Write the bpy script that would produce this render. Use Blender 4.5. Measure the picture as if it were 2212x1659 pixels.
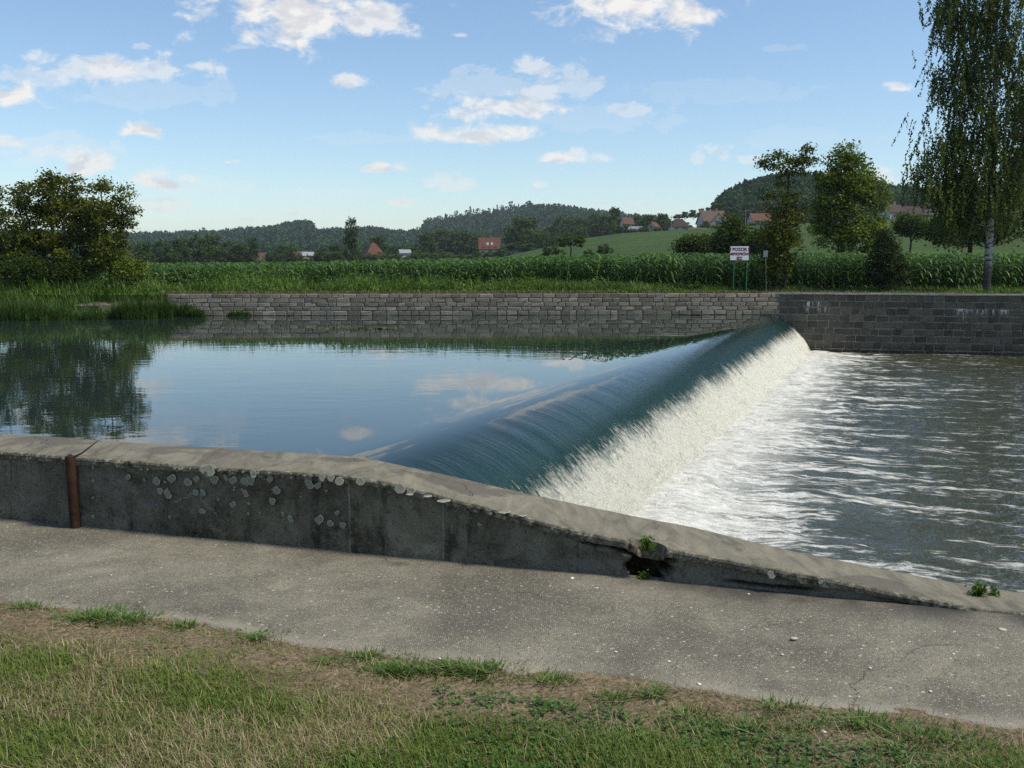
import bpy, math, random
import numpy as np
from mathutils import Vector

for o in list(bpy.data.objects):
    bpy.data.objects.remove(o)
SC = bpy.context.scene
COL = SC.collection
R = math.radians
random.seed(7)
rng = np.random.default_rng(11)

# ------------------------------------------------------------------ camera
CAMZ = 1.75
PITCH = R(7.03)
cam = bpy.data.objects.new('camera', bpy.data.cameras.new('camera'))
COL.objects.link(cam)
cam.location = (0, 0, CAMZ)
cam.rotation_euler = (R(90) - PITCH, 0, 0)
cam.data.lens = 36.0 * 1000 / 1024
cam.data.sensor_width = 36
cam.data.clip_start = 0.05
cam.data.clip_end = 20000
SC.camera = cam

# ------------------------------------------------------------------ light
SUN_AZ, SUN_EL = R(104), R(54)          # azimuth measured from +Y towards +X
SUN_DIR = Vector((math.sin(SUN_AZ) * math.cos(SUN_EL), math.cos(SUN_AZ) * math.cos(SUN_EL), math.sin(SUN_EL)))
sun = bpy.data.objects.new('sun', bpy.data.lights.new('sun', 'SUN'))
COL.objects.link(sun)
sun.data.energy = 3.0
sun.data.angle = R(10)
sun.data.color = (1.0, 0.93, 0.77)
sun.rotation_euler = SUN_DIR.to_track_quat('Z', 'Y').to_euler()
SC.view_settings.view_transform = 'Standard'
SC.view_settings.look = 'None'
SC.view_settings.exposure = 0.6
SC.view_settings.gamma = 1.0
SC.view_settings.use_curve_mapping = False
SC.cycles.use_denoising = False
SC.cycles.sample_clamp_direct = 4.0
SC.cycles.sample_clamp_indirect = 3.0
SC.cycles.max_bounces = 6
SC.cycles.transparent_max_bounces = 8
SC.cycles.volume_bounces = 0
SC.cycles.caustics_reflective = False
SC.cycles.caustics_refractive = False


def ray(xd, yd):
    """world direction seen at a point of the photograph (2212 x 1659 grid); used to survey positions"""
    cx = (xd * .46293 - 512) / 1000
    cy = (384 - yd * .46293) / 1000
    return (cx, math.cos(PITCH) + cy * math.sin(PITCH), -math.sin(PITCH) + cy * math.cos(PITCH))


def at(xd, yd, Y):
    d = ray(xd, yd)
    return (d[0] / d[1] * Y, Y, CAMZ + d[2] / d[1] * Y)


def U(xd):
    return (xd - 1106) * .46293e-3


# ------------------------------------------------------------------ node helpers
def node(nt, typ, ins=None, **props):
    n = nt.nodes.new(typ)
    for k, v in props.items():
        setattr(n, k, v)
    for k, v in (ins or {}).items():
        s = n.inputs[k]
        if isinstance(v, bpy.types.NodeSocket):
            nt.links.new(v, s)
        else:
            if isinstance(v, tuple) and len(v) == 3 and s.type == 'RGBA':
                v = (*v, 1)
            s.default_value = v
    return n


def M_(nt, op, a, b=0.0, c=None, clamp=False):
    ins = {0: a, 1: b}
    if c is not None:
        ins[2] = c
    n = node(nt, 'ShaderNodeMath', ins, operation=op)
    n.use_clamp = clamp
    return n.outputs[0]


def noise(nt, vec, scale, detail=3, rough=.55, dist=0.0):
    return node(nt, 'ShaderNodeTexNoise', {'Vector': vec, 'Scale': scale, 'Detail': detail, 'Roughness': rough, 'Distortion': dist}).outputs['Fac']


def voro(nt, vec, scale, out='Distance', feature='F1', rnd=1.0):
    return node(nt, 'ShaderNodeTexVoronoi', {'Vector': vec, 'Scale': scale, 'Randomness': rnd}, feature=feature).outputs[out]


def ramp(nt, fac, stops, interp='LINEAR'):
    n = node(nt, 'ShaderNodeValToRGB', {'Fac': fac})
    cr = n.color_ramp
    cr.interpolation = interp
    while len(cr.elements) < len(stops):
        cr.elements.new(.5)
    for e, (p, c) in zip(cr.elements, stops):
        e.position = p
        e.color = (*c, 1) if isinstance(c, tuple) else (c, c, c, 1)
    return n.outputs['Color']


def mix(nt, fac, a, b, blend='MIX'):
    n = node(nt, 'ShaderNodeMix', data_type='RGBA', blend_type=blend)
    for i, v in ((0, fac), (6, a), (7, b)):
        s = n.inputs[i]
        if isinstance(v, bpy.types.NodeSocket):
            nt.links.new(v, s)
        else:
            s.default_value = (*v, 1) if isinstance(v, tuple) else v
    return n.outputs[2]


def sstep(nt, x, lo, hi, a=0.0, b=1.0):
    n = node(nt, 'ShaderNodeMapRange', {'Value': x, 'From Min': lo, 'From Max': hi, 'To Min': a, 'To Max': b}, interpolation_type='SMOOTHSTEP')
    return n.outputs[0]


def vmul(nt, vec, s):
    return node(nt, 'ShaderNodeVectorMath', {0: vec, 1: s}, operation='MULTIPLY').outputs[0]


def pos(nt):
    return node(nt, 'ShaderNodeNewGeometry').outputs['Position']


def attr(nt, name, out='Fac'):
    return node(nt, 'ShaderNodeAttribute', attribute_name=name).outputs[out]


def bump(nt, h, strength=1.0, dist=.01, normal=None):
    ins = {'Height': h, 'Strength': strength, 'Distance': dist}
    if normal is not None:
        ins['Normal'] = normal
    return node(nt, 'ShaderNodeBump', ins).outputs[0]


def newmat(name):
    m = bpy.data.materials.new(name)
    m.use_nodes = True
    nt = m.node_tree
    nt.nodes.clear()
    return m, nt


def finish(nt, shader):
    out = node(nt, 'ShaderNodeOutputMaterial')
    nt.links.new(shader, out.inputs['Surface'])


def principled(nt, color, rough=.8, normal=None, spec=.3, metal=0.0, ior=1.5):
    ins = {'Base Color': color, 'Roughness': rough, 'Specular IOR Level': spec, 'Metallic': metal, 'IOR': ior}
    if normal is not None:
        ins['Normal'] = normal
    return node(nt, 'ShaderNodeBsdfPrincipled', ins).outputs[0]


MAT = {}


def simple(name, c, var=.25, scale=3.0, rough=.85, bumpd=.0, spec=.25, metal=0.0):
    m, nt = newmat(name)
    p = node(nt, 'ShaderNodeTexCoord').outputs['Object']
    f = noise(nt, p, scale, 5, .65)
    lo = tuple(x * (1 - var) for x in c)
    hi = tuple(min(1, x * (1 + var)) for x in c)
    col = ramp(nt, f, [(.3, lo), (.7, hi)])
    finish(nt, principled(nt, col, rough, bump(nt, f, .6, bumpd) if bumpd else None, spec, metal))
    MAT[name] = m
    return m


def leafmat(name, dark, light, trans=.35, spec=.3, rough=.5):
    """leaf colour varies from leaf to leaf through the mesh attribute 'tint'"""
    m, nt = newmat(name)
    t = attr(nt, 'tint')
    col = mix(nt, t, dark, light)
    a = principled(nt, col, rough, None, spec)
    b = node(nt, 'ShaderNodeBsdfTranslucent', {'Color': mix(nt, .35, col, (.12, .16, .01))}).outputs[0]
    s = node(nt, 'ShaderNodeMixShader', {0: trans, 1: a, 2: b}).outputs[0]
    finish(nt, s)
    MAT[name] = m
    return m


# ------------------------------------------------------------------ world: Nishita sky with fair-weather cumulus
W = bpy.data.worlds.new('World')
SC.world = W
W.use_nodes = True
nt = W.node_tree
nt.nodes.clear()
sky = node(nt, 'ShaderNodeTexSky', sky_type='NISHITA')
sky.sun_disc = False
sky.sun_elevation = SUN_EL
sky.sun_rotation = SUN_AZ
sky.air_density = 1.0
sky.dust_density = 0.15
sky.ozone_density = 3.0
gen = node(nt, 'ShaderNodeTexCoord').outputs['Generated']
sx = node(nt, 'ShaderNodeSeparateXYZ', {0: gen})
X_, Y_, Z_ = sx.outputs[0], sx.outputs[1], sx.outputs[2]
yc = M_(nt, 'MAXIMUM', Y_, .05)
u_ = M_(nt, 'DIVIDE', X_, yc)
v_ = M_(nt, 'DIVIDE', Z_, yc)
uvv = node(nt, 'ShaderNodeCombineXYZ', {0: u_, 1: M_(nt, 'MULTIPLY', v_, 1.7), 2: 0.3}).outputs[0]
n1 = noise(nt, uvv, 27.0, 8, .62, .3)
n1b = noise(nt, node(nt, 'ShaderNodeVectorMath', {0: uvv, 1: (.006, -.012, 0)}, operation='ADD').outputs[0], 27.0, 4, .55, .3)
uvw = node(nt, 'ShaderNodeCombineXYZ', {0: u_, 1: v_, 2: M_(nt, 'MULTIPLY', v_, -1)}).outputs[0]
CLOUDS = [  # centre x, y, half width, height above, below (survey grid), opacity
    (650, 20, 235, 120, 85, 1), (800, 45, 110, 70, 45, .8), (560, 10, 110, 80, 50, .9), (690, -60, 230, 100, 80, 1),
    (1360, 15, 180, 100, 62, 1), (1470, 35, 110, 70, 34, 1), (1300, -40, 120, 90, 60, .9),
    (20, 212, 92, 46, 26, 1), (225, 150, 230, 34, 38, .6), (235, 152, 85, 34, 22, .8), (330, 205, 170, 40, 30, .22), (60, 165, 150, 30, 25, .4),
    (288, 284, 68, 24, 13, .95), (760, 178, 44, 22, 12, .7), (1160, 152, 66, 30, 18, .6), (1170, 140, 34, 20, 16, .6),
    (1090, 236, 160, 42, 22, .8), (1150, 205, 90, 26, 22, .6), (985, 250, 60, 32, 20, .7),
    (1020, 296, 160, 36, 18, 1), (940, 288, 60, 26, 18, .8), (1245, 180, 55, 45, 40, .42), (1360, 238, 52, 24, 18, .45),
    (830, 364, 56, 18, 9, .9), (1210, 347, 88, 22, 10, .9), (1240, 340, 40, 20, 12, .6), (195, 362, 92, 42, 18, .85), (215, 345, 50, 30, 20, .6), (350, 398, 86, 36, 16, .9),
    (100, 330, 38, 24, 14, .5), (10, 308, 50, 18, 12, .65), (495, 350, 28, 12, 7, .8), (870, 438, 46, 14, 9, .7),
    (965, 400, 56, 22, 14, .45), (1165, 402, 26, 14, 8, .7), (1510, 342, 26, 24, 16, .45), (1550, 328, 36, 22, 16, .45),
    (1940, 190, 34, 18, 10, .8), (1905, 398, 50, 32, 20, .6), (350, 446, 68, 22, 14, .5), (660, 460, 66, 14, 9, .35),
    (990, 76, 24, 10, 7, .55), (1625, 348, 36, 14, 9, .45), (300, 103, 22, 12, 8, .4), (1690, 105, 60, 10, 8, .2), (1380, 440, 40, 10, 7, .35), (1300, 452, 60, 10, 7, .3), (540, 478, 60, 9, 6, .25),
    (2120, 400, 60, 40, 22, .4), (140, 330, 160, 40, 30, .3), (420, 400, 120, 26, 20, .25), (800, 300, 160, 14, 12, .16), (1300, 260, 150, 40, 30, .2), (1560, 200, 200, 30, 25, .15), (60, 420, 120, 30, 24, .3), (700, 420, 160, 14, 12, .2), (1080, 190, 140, 40, 30, .3), (1750, 300, 140, 24, 20, .15)]
dens = None
nterm = M_(nt, 'MULTIPLY_ADD', n1, 3.3, -.66)
for (cx, cy, rx, ru, rd, op) in CLOUDS:
    d0 = ray(cx, cy)
    uc, vc, k = d0[0] / d0[1], d0[2] / d0[1], .46293e-3
    sc_ = (1 / (rx * k), 1 / (ru * k), 1 / (rd * k))
    q = node(nt, 'ShaderNodeVectorMath', {0: uvw, 1: sc_, 2: (-uc * sc_[0], -vc * sc_[1], vc * sc_[2])}, operation='MULTIPLY_ADD').outputs[0]
    q = node(nt, 'ShaderNodeVectorMath', {0: q, 1: (-1e4, 0, 0)}, operation='MAXIMUM').outputs[0]
    r_ = node(nt, 'ShaderNodeVectorMath', {0: q}, operation='LENGTH').outputs['Value']
    f_ = M_(nt, 'MINIMUM', M_(nt, 'SUBTRACT', nterm, r_), .75 * op)
    dens = f_ if dens is None else M_(nt, 'MAXIMUM', dens, f_)
amax = sstep(nt, dens, -.05, .85)
amax = M_(nt, 'MULTIPLY', amax, M_(nt, 'GREATER_THAN', Y_, .05))
# the same kind of scattered cumulus over the rest of the sky
zc = M_(nt, 'MAXIMUM', Z_, .03)
gv = node(nt, 'ShaderNodeCombineXYZ', {0: M_(nt, 'DIVIDE', X_, zc), 1: M_(nt, 'DIVIDE', Y_, zc), 2: 0.0}).outputs[0]
gn = noise(nt, gv, 1.1, 4, .55, .3)
inu = sstep(nt, M_(nt, 'ABSOLUTE', u_), .62, .8)
inv = sstep(nt, v_, .36, .5)
iny = sstep(nt, Y_, .15, .05)
outm = M_(nt, 'MAXIMUM', M_(nt, 'MAXIMUM', inu, inv), iny)
galpha = M_(nt, 'MULTIPLY', M_(nt, 'MULTIPLY', sstep(nt, gn, .55, .68), outm), sstep(nt, Z_, .02, .1))
alpha = M_(nt, 'MAXIMUM', amax, galpha)
litv = M_(nt, 'ADD', M_(nt, 'MULTIPLY', M_(nt, 'SUBTRACT', n1, n1b), 3.2), M_(nt, 'MULTIPLY', M_(nt, 'SUBTRACT', .55, alpha), .5))
CLOUD_LO, CLOUD_HI = (4.9, 4.95, 5.1), (6.3, 6.2, 6.0)
ccol = mix(nt, sstep(nt, litv, -.45, .12), CLOUD_LO, CLOUD_HI)
tint = node(nt, 'ShaderNodeMix', data_type='RGBA', blend_type='MULTIPLY')
tint.inputs[0].default_value = 1.0
nt.links.new(sky.outputs[0], tint.inputs[6])
tint.inputs[7].default_value = (0.97, 1.0, 1.0, 1)
SKYCOL = tint
skc = mix(nt, alpha, tint.outputs[2], ccol)
bg = node(nt, 'ShaderNodeBackground', {'Color': skc, 'Strength': .1})
W.cycles.sampling_method = 'MANUAL'
W.cycles.sample_map_resolution = 256
wo = nt.nodes.new('ShaderNodeOutputWorld')
nt.links.new(bg.outputs[0], wo.inputs[0])


# ------------------------------------------------------------------ mesh helpers
def tag(o, label=None, cat=None, group=None, kind=None):
    if label:
        o['label'] = label
    if cat:
        o['category'] = cat
    if group:
        o['group'] = group
    if kind:
        o['kind'] = kind
    return o


def empty(name, loc, rz=0.0):
    o = bpy.data.objects.new(name, None)
    COL.objects.link(o)
    o.location = loc
    o.rotation_euler = (0, 0, rz)
    o.empty_display_size = .2
    return o


def make_mesh(name, V, F, attrs=None, smooth=False):
    V = np.asarray(V, dtype=np.float32)
    me = bpy.data.meshes.new(name)
    if isinstance(F, np.ndarray):
        k = F.shape[1]
        me.vertices.add(len(V))
        me.vertices.foreach_set('co', V.ravel())
        me.loops.add(F.size)
        me.loops.foreach_set('vertex_index', F.astype(np.int32).ravel())
        me.polygons.add(len(F))
        me.polygons.foreach_set('loop_start', np.arange(0, F.size, k, dtype=np.int32))
        me.update(calc_edges=True)
    else:
        me.from_pydata([tuple(map(float, v)) for v in V], [], F)
        me.update()
    for an, arr in (attrs or {}).items():
        arr = np.asarray(arr, dtype=np.float32)
        if arr.ndim == 2:
            if arr.shape[1] == 2:
                a = me.attributes.new(an, 'FLOAT2', 'POINT')
            else:
                a = me.attributes.new(an, 'FLOAT_VECTOR', 'POINT')
            a.data.foreach_set('vector', arr.ravel())
        else:
            a = me.attributes.new(an, 'FLOAT', 'POINT')
            a.data.foreach_set('value', arr)
    me.polygons.foreach_set('use_smooth', np.full(len(me.polygons), smooth))
    me.validate()
    return me


def obj(name, me, mat, parent=None, loc=None):
    if mat is not None and not me.materials:
        me.materials.append(MAT[mat] if isinstance(mat, str) else mat)
    o = bpy.data.objects.new(name, me)
    COL.objects.link(o)
    if parent is not None:
        o.parent = parent
    if loc is not None:
        o.location = loc
    return o


def grid_faces(nr, nc):
    i = np.arange(nr - 1)[:, None] * nc + np.arange(nc - 1)[None, :]
    return np.stack([i, i + 1, i + nc + 1, i + nc], -1).reshape(-1, 4)


def hsh(ix, iy, seed):
    h = (ix * 374761393 + iy * 668265263 + seed * 2246822519) & 0xFFFFFFFF
    h = ((h ^ (h >> 13)) * 1274126177) & 0xFFFFFFFF
    return ((h ^ (h >> 16)) & 0xFFFFFF) / float(0xFFFFFF)


def vn(x, y, seed=0):
    x = np.asarray(x, float)
    y = np.asarray(y, float)
    ix = np.floor(x).astype(np.int64)
    iy = np.floor(y).astype(np.int64)
    fx = x - ix
    fy = y - iy
    fx = fx * fx * (3 - 2 * fx)
    fy = fy * fy * (3 - 2 * fy)
    a = hsh(ix, iy, seed)
    b = hsh(ix + 1, iy, seed)
    c = hsh(ix, iy + 1, seed)
    d = hsh(ix + 1, iy + 1, seed)
    return (a + (b - a) * fx) * (1 - fy) + (c + (d - c) * fx) * fy


def fbm(x, y, oct=4, seed=0):
    s = 0
    a = .5
    for k in range(oct):
        s = s + a * vn(x * 2 ** k + 17 * k, y * 2 ** k, seed + k)
        a *= .5
    return s / (1 - .5 ** oct)


def ss(x, a, b):
    t = np.clip((x - a) / (b - a), 0, 1)
    return t * t * (3 - 2 * t)


def copy_tree(o, parent=None):
    c = o.copy()
    COL.objects.link(c)
    c.parent = parent
    for ch in list(o.children):
        copy_tree(ch, c)
    return c


def boxv(x0, x1, y0, y1, z0, z1):
    V = [(x0, y0, z0), (x1, y0, z0), (x1, y1, z0), (x0, y1, z0), (x0, y0, z1), (x1, y0, z1), (x1, y1, z1), (x0, y1, z1)]
    F = [(0, 3, 2, 1), (4, 5, 6, 7), (0, 1, 5, 4), (1, 2, 6, 5), (2, 3, 7, 6), (3, 0, 4, 7)]
    return V, F


def boxmesh(name, *a):
    V, F = boxv(*a)
    return make_mesh(name, V, F)


def blades(p, length, width, az, lean, bend, seed=0):
    """grass-like blades: p base points, each a bent strip of two quads"""
    n = len(p)
    dx = np.stack([np.cos(az), np.sin(az), np.zeros(n)], -1)
    side = np.stack([-np.sin(az), np.cos(az), np.zeros(n)], -1) * (width / 2)[:, None]
    up = np.array([0, 0, 1.0])
    m = p + dx * (length * .5 * lean)[:, None] + up * (length * .5 * np.sqrt(np.maximum(.02, 1 - lean ** 2)))[:, None]
    l2 = np.clip(lean + bend, -.99, .99)
    t = m + dx * (length * .5 * l2)[:, None] + up * (length * .5 * np.sqrt(np.maximum(.02, 1 - l2 ** 2)))[:, None]
    V = np.stack([p - side, p + side, m - side * .8, m + side * .8, t - side * .12, t + side * .12], 1).reshape(-1, 3)
    b = np.arange(n)[:, None] * 6
    F = np.concatenate([b + np.array([[0, 1, 3, 2]]), b + np.array([[2, 3, 5, 4]])], 1).reshape(-1, 4)
    return V, F


def leaf_quads(p, size, rg, flat=.35, aspect=.55, down=0.0):
    """diamond shaped leaves, one quad each"""
    n = len(p)
    a = rg.normal(size=(n, 3))
    a[:, 2] = a[:, 2] * (1 - flat) - down
    a /= np.linalg.norm(a, axis=1)[:, None] + 1e-9
    b = rg.normal(size=(n, 3))
    b[:, 2] *= (1 - flat)
    b = np.cross(a, np.cross(b, a))
    b /= np.linalg.norm(b, axis=1)[:, None] + 1e-9
    s = np.broadcast_to(np.asarray(size, float), (n,))[:, None]
    V = np.stack([p - a * s * .5, p + b * s * aspect * .5, p + a * s * .5, p - b * s * aspect * .5], 1).reshape(-1, 3)
    F = np.arange(n * 4).reshape(-1, 4)
    return V, F


def tubes(A, B, ra, rb, sides=5):
    A = np.asarray(A, float)
    B = np.asarray(B, float)
    n = len(A)
    d = B - A
    L = np.linalg.norm(d, axis=1)[:, None] + 1e-9
    d = d / L
    ref = np.where(np.abs(d[:, 2:3]) > .9, np.array([[1.0, 0, 0]]), np.array([[0, 0, 1.0]]))
    e1 = np.cross(d, ref)
    e1 /= np.linalg.norm(e1, axis=1)[:, None]
    e2 = np.cross(d, e1)
    th = np.arange(sides) * 2 * np.pi / sides
    c = np.cos(th)[None, :, None]
    s = np.sin(th)[None, :, None]
    ring = e1[:, None, :] * c + e2[:, None, :] * s
    ra = np.asarray(ra)[:, None, None]
    rb = np.asarray(rb)[:, None, None]
    V = np.concatenate([A[:, None, :] + ring * ra, B[:, None, :] + ring * rb], 1).reshape(-1, 3)
    k = np.arange(sides)
    f = np.stack([k, (k + 1) % sides, (k + 1) % sides + sides, k + sides], -1)
    F = (np.arange(n)[:, None, None] * (2 * sides) + f[None]).reshape(-1, 4)
    return V, F


def joinVF(parts):
    Vs, Fs, o = [], [], 0
    for V, F in parts:
        Vs.append(V)
        Fs.append(np.asarray(F) + o)
        o += len(V)
    return np.concatenate(Vs), np.concatenate(Fs)


# ------------------------------------------------------------------ materials
def build_materials():
    # concrete coping of the parapet
    m, nt = newmat('coping_concrete')
    p = pos(nt)
    big = noise(nt, p, 1.6, 4, .6, .6)
    st = noise(nt, vmul(nt, p, (2.2, .7, 1)), 3.0, 5, .65, 1.2)
    fine = noise(nt, p, 60, 4, .7)
    c = ramp(nt, st, [(.32, (.105, .097, .076)), (.46, (.185, .170, .130)), (.66, (.27, .246, .183))])
    c = mix(nt, sstep(nt, big, .53, .60, 0, .8), c, (.105, .098, .08))
    c = mix(nt, M_(nt, 'MULTIPLY', fine, .55), c, (.09, .08, .065))
    lipa = attr(nt, 'lip')
    crust = noise(nt, p, 26, 5, .75)
    lc = ramp(nt, crust, [(.36, (.030, .027, .018)), (.47, (.085, .078, .055)), (.56, (.17, .16, .12)), (.66, (.36, .345, .28))])
    c = mix(nt, M_(nt, 'MULTIPLY', lipa, sstep(nt, noise(nt, p, 3.5, 4), .30, .5, .45, 1.0)), c, lc)
    sp = sstep(nt, voro(nt, p, 90), .16, .08)
    c = mix(nt, M_(nt, 'MULTIPLY', sp, .4), c, (.42, .39, .33))
    ck = node(nt, 'ShaderNodeTexVoronoi', {'Vector': node(nt, 'ShaderNodeVectorMath', {0: p, 1: vmul(nt, node(nt, 'ShaderNodeTexNoise', {'Vector': p, 'Scale': 5.0, 'Detail': 4}).outputs['Color'], (.3, .3, .3))}, operation='ADD').outputs[0], 'Scale': .75}, feature='DISTANCE_TO_EDGE').outputs['Distance']
    crack = M_(nt, 'MULTIPLY', sstep(nt, ck, .003, .0), sstep(nt, big, .5, .58))
    c = mix(nt, M_(nt, 'MULTIPLY', crack, .7), c, (.04, .035, .03))
    h = M_(nt, 'ADD', M_(nt, 'MULTIPLY', fine, .5), M_(nt, 'MULTIPLY', noise(nt, p, 14, 4, .6), 1.0))
    h = M_(nt, 'SUBTRACT', h, M_(nt, 'MULTIPLY', crack, .8))
    finish(nt, principled(nt, c, .92, bump(nt, h, .8, .012), .2))
    MAT['coping_concrete'] = m

    # weathered face of the parapet: black biofilm, grey patches, rusty and pale runs
    m, nt = newmat('parapet_face')
    p = pos(nt)
    a = noise(nt, p, 2.3, 6, .68, .5)
    b = noise(nt, vmul(nt, p, (9, 9, 1.3)), 1.0, 4, .6)
    f = noise(nt, p, 32, 5, .7)
    c = ramp(nt, a, [(.30, (.038, .034, .020)), (.43, (.112, .102, .070)), (.55, (.20, .185, .132)), (.70, (.29, .272, .205))])
    c = mix(nt, sstep(nt, b, .52, .7, 0, .75), c, (.016, .015, .012))
    lw = attr(nt, 'worn')
    c = mix(nt, M_(nt, 'MULTIPLY', lw, sstep(nt, noise(nt, p, 7, 5, .65), .38, .55)), c, (.19, .18, .15))
    c = mix(nt, sstep(nt, noise(nt, p, 5.5, 4, .6), .66, .76, 0, .6), c, (.10, .05, .015))
    c = mix(nt, M_(nt, 'MULTIPLY', sstep(nt, f, .54, .68), .7), c, (.20, .188, .15))
    f4 = noise(nt, p, 85, 4, .7)
    c = mix(nt, M_(nt, 'MULTIPLY', sstep(nt, f4, .55, .7), .4), c, (.22, .205, .165))
    c = mix(nt, M_(nt, 'MULTIPLY', sstep(nt, f4, .46, .34), .5), c, (.02, .018, .012))
    c = mix(nt, M_(nt, 'MULTIPLY', sstep(nt, f, .45, .3), .6), c, (.012, .012, .010))
    wv = node(nt, 'ShaderNodeVectorMath', {0: p, 1: vmul(nt, node(nt, 'ShaderNodeTexNoise', {'Vector': p, 'Scale': 3.0, 'Detail': 4}).outputs['Color'], (.5, .5, .5))}, operation='ADD').outputs[0]
    ck = node(nt, 'ShaderNodeTexVoronoi', {'Vector': wv, 'Scale': 1.05}, feature='DISTANCE_TO_EDGE').outputs['Distance']
    run = M_(nt, 'MULTIPLY', sstep(nt, ck, .010, .002), sstep(nt, noise(nt, p, 2.0, 3), .50, .60))
    c = mix(nt, M_(nt, 'MULTIPLY', run, .7), c, (.30, .28, .24))
    px = node(nt, 'ShaderNodeSeparateXYZ', {0: p}).outputs[0]
    jn = M_(nt, 'MULTIPLY', M_(nt, 'SUBTRACT', noise(nt, p, 9, 3), .5), .03)
    for x0, br in ((-1.42, .8), (-.98, .7), (-.40, .55), (.37, -.6)):
        j = sstep(nt, M_(nt, 'ABSOLUTE', M_(nt, 'ADD', M_(nt, 'SUBTRACT', px, x0), jn)), .008, .003)
        j = M_(nt, 'MULTIPLY', j, sstep(nt, noise(nt, p, 4.0 + x0, 4), .40, .55))
        c = mix(nt, M_(nt, 'MULTIPLY', j, abs(br)), c, (.32, .30, .25) if br > 0 else (.015, .013, .01))
    hole = attr(nt, 'hole')
    moss_dark = ramp(nt, noise(nt, p, 22, 4, .7), [(.35, (.010, .007, .003)), (.55, (.028, .018, .006)), (.68, (.045, .05, .008))])  # near-black to moss green, laid over the cavity, crack and undercut
    c = mix(nt, hole, c, moss_dark)
    h = M_(nt, 'ADD', f, M_(nt, 'MULTIPLY', a, .8))
    finish(nt, principled(nt, c, .95, bump(nt, M_(nt, 'ADD', h, M_(nt, 'MULTIPLY', f4, .4)), 1.0, .03), .15))
    MAT['parapet_face'] = m

    # exposed-aggregate concrete path
    m, nt = newmat('path_concrete')
    p = pos(nt)
    a = noise(nt, p, 1.1, 5, .62, .4)
    b = noise(nt, p, 5.0, 5, .65)
    c = ramp(nt, a, [(.38, (.122, .112, .086)), (.5, (.180, .165, .125)), (.62, (.245, .223, .168))])
    c = mix(nt, sstep(nt, b, .35, .65, .35, 0), c, (.10, .093, .082))
    vc = node(nt, 'ShaderNodeTexVoronoi', {'Vector': p, 'Scale': 105.0})
    cell = node(nt, 'ShaderNodeSeparateColor', {0: vc.outputs['Color']}).outputs[0]
    inn = sstep(nt, vc.outputs['Distance'], .42, .2)
    lightst = M_(nt, 'MULTIPLY', inn, sstep(nt, cell, .64, .76))
    darkst = M_(nt, 'MULTIPLY', inn, sstep(nt, cell, .42, .3))
    c = mix(nt, M_(nt, 'MULTIPLY', lightst, .95), c, (.54, .49, .39))
    c = mix(nt, M_(nt, 'MULTIPLY', darkst, .9), c, (.05, .045, .036))
    v2 = node(nt, 'ShaderNodeTexVoronoi', {'Vector': p, 'Scale': 24.0})
    c2 = node(nt, 'ShaderNodeSeparateColor', {0: v2.outputs['Color']}).outputs[1]
    big = M_(nt, 'MULTIPLY', sstep(nt, v2.outputs['Distance'], .22, .14), sstep(nt, c2, .80, .86))
    c = mix(nt, M_(nt, 'MULTIPLY', big, .8), c, (.52, .47, .38))
    fine = noise(nt, p, 210, 3, .7)
    c = mix(nt, M_(nt, 'MULTIPLY', sstep(nt, fine, .5, .75), .45), c, (.06, .055, .045))
    e = attr(nt, 'edge')
    en = M_(nt, 'MULTIPLY', e, sstep(nt, noise(nt, p, 6, 4), .25, .5))
    c = mix(nt, M_(nt, 'MULTIPLY', en, .75), c, (.30, .27, .215))
    dk = attr(nt, 'foot_dark')
    c = mix(nt, M_(nt, 'MULTIPLY', dk, sstep(nt, noise(nt, p, 3.5, 5), .3, .6, .25, .75)), c, (.055, .052, .046))
    wv = node(nt, 'ShaderNodeVectorMath', {0: p, 1: vmul(nt, node(nt, 'ShaderNodeTexNoise', {'Vector': p, 'Scale': 4.0, 'Detail': 5}).outputs['Color'], (.35, .35, 0))}, operation='ADD').outputs[0]
    ck = node(nt, 'ShaderNodeTexVoronoi', {'Vector': wv, 'Scale': .55}, feature='DISTANCE_TO_EDGE').outputs['Distance']
    crack = M_(nt, 'MULTIPLY', sstep(nt, ck, .0025, .0005), sstep(nt, noise(nt, p, .9, 2), .52, .6))
    c = mix(nt, M_(nt, 'MULTIPLY', crack, .4), c, (.03, .028, .024))
    h = M_(nt, 'ADD', M_(nt, 'MULTIPLY', inn, .5), M_(nt, 'ADD', M_(nt, 'MULTIPLY', fine, .5), M_(nt, 'MULTIPLY', b, 1.2)))
    h = M_(nt, 'SUBTRACT', h, crack)
    finish(nt, principled(nt, c, .9, bump(nt, h, .8, .006), .25))
    MAT['path_concrete'] = m

    # dry lawn soil with straw litter
    m, nt = newmat('lawn_soil')
    p = pos(nt)
    a = noise(nt, p, 2.2, 5, .6)
    f = noise(nt, p, 45, 5, .72)
    c = ramp(nt, f, [(.32, (.075, .056, .034)), (.5, (.175, .135, .085)), (.68, (.33, .265, .175))])
    g = attr(nt, 'green')
    c = mix(nt, M_(nt, 'MULTIPLY', g, .75), c, mix(nt, a, (.035, .045, .012), (.10, .095, .035)))
    far = sstep(nt, a, .4, .6)
    c = mix(nt, M_(nt, 'MULTIPLY', far, .3), c, (.11, .08, .05))
    finish(nt, principled(nt, c, .95, bump(nt, f, 1.0, .012), .1))
    MAT['lawn_soil'] = m

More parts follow.
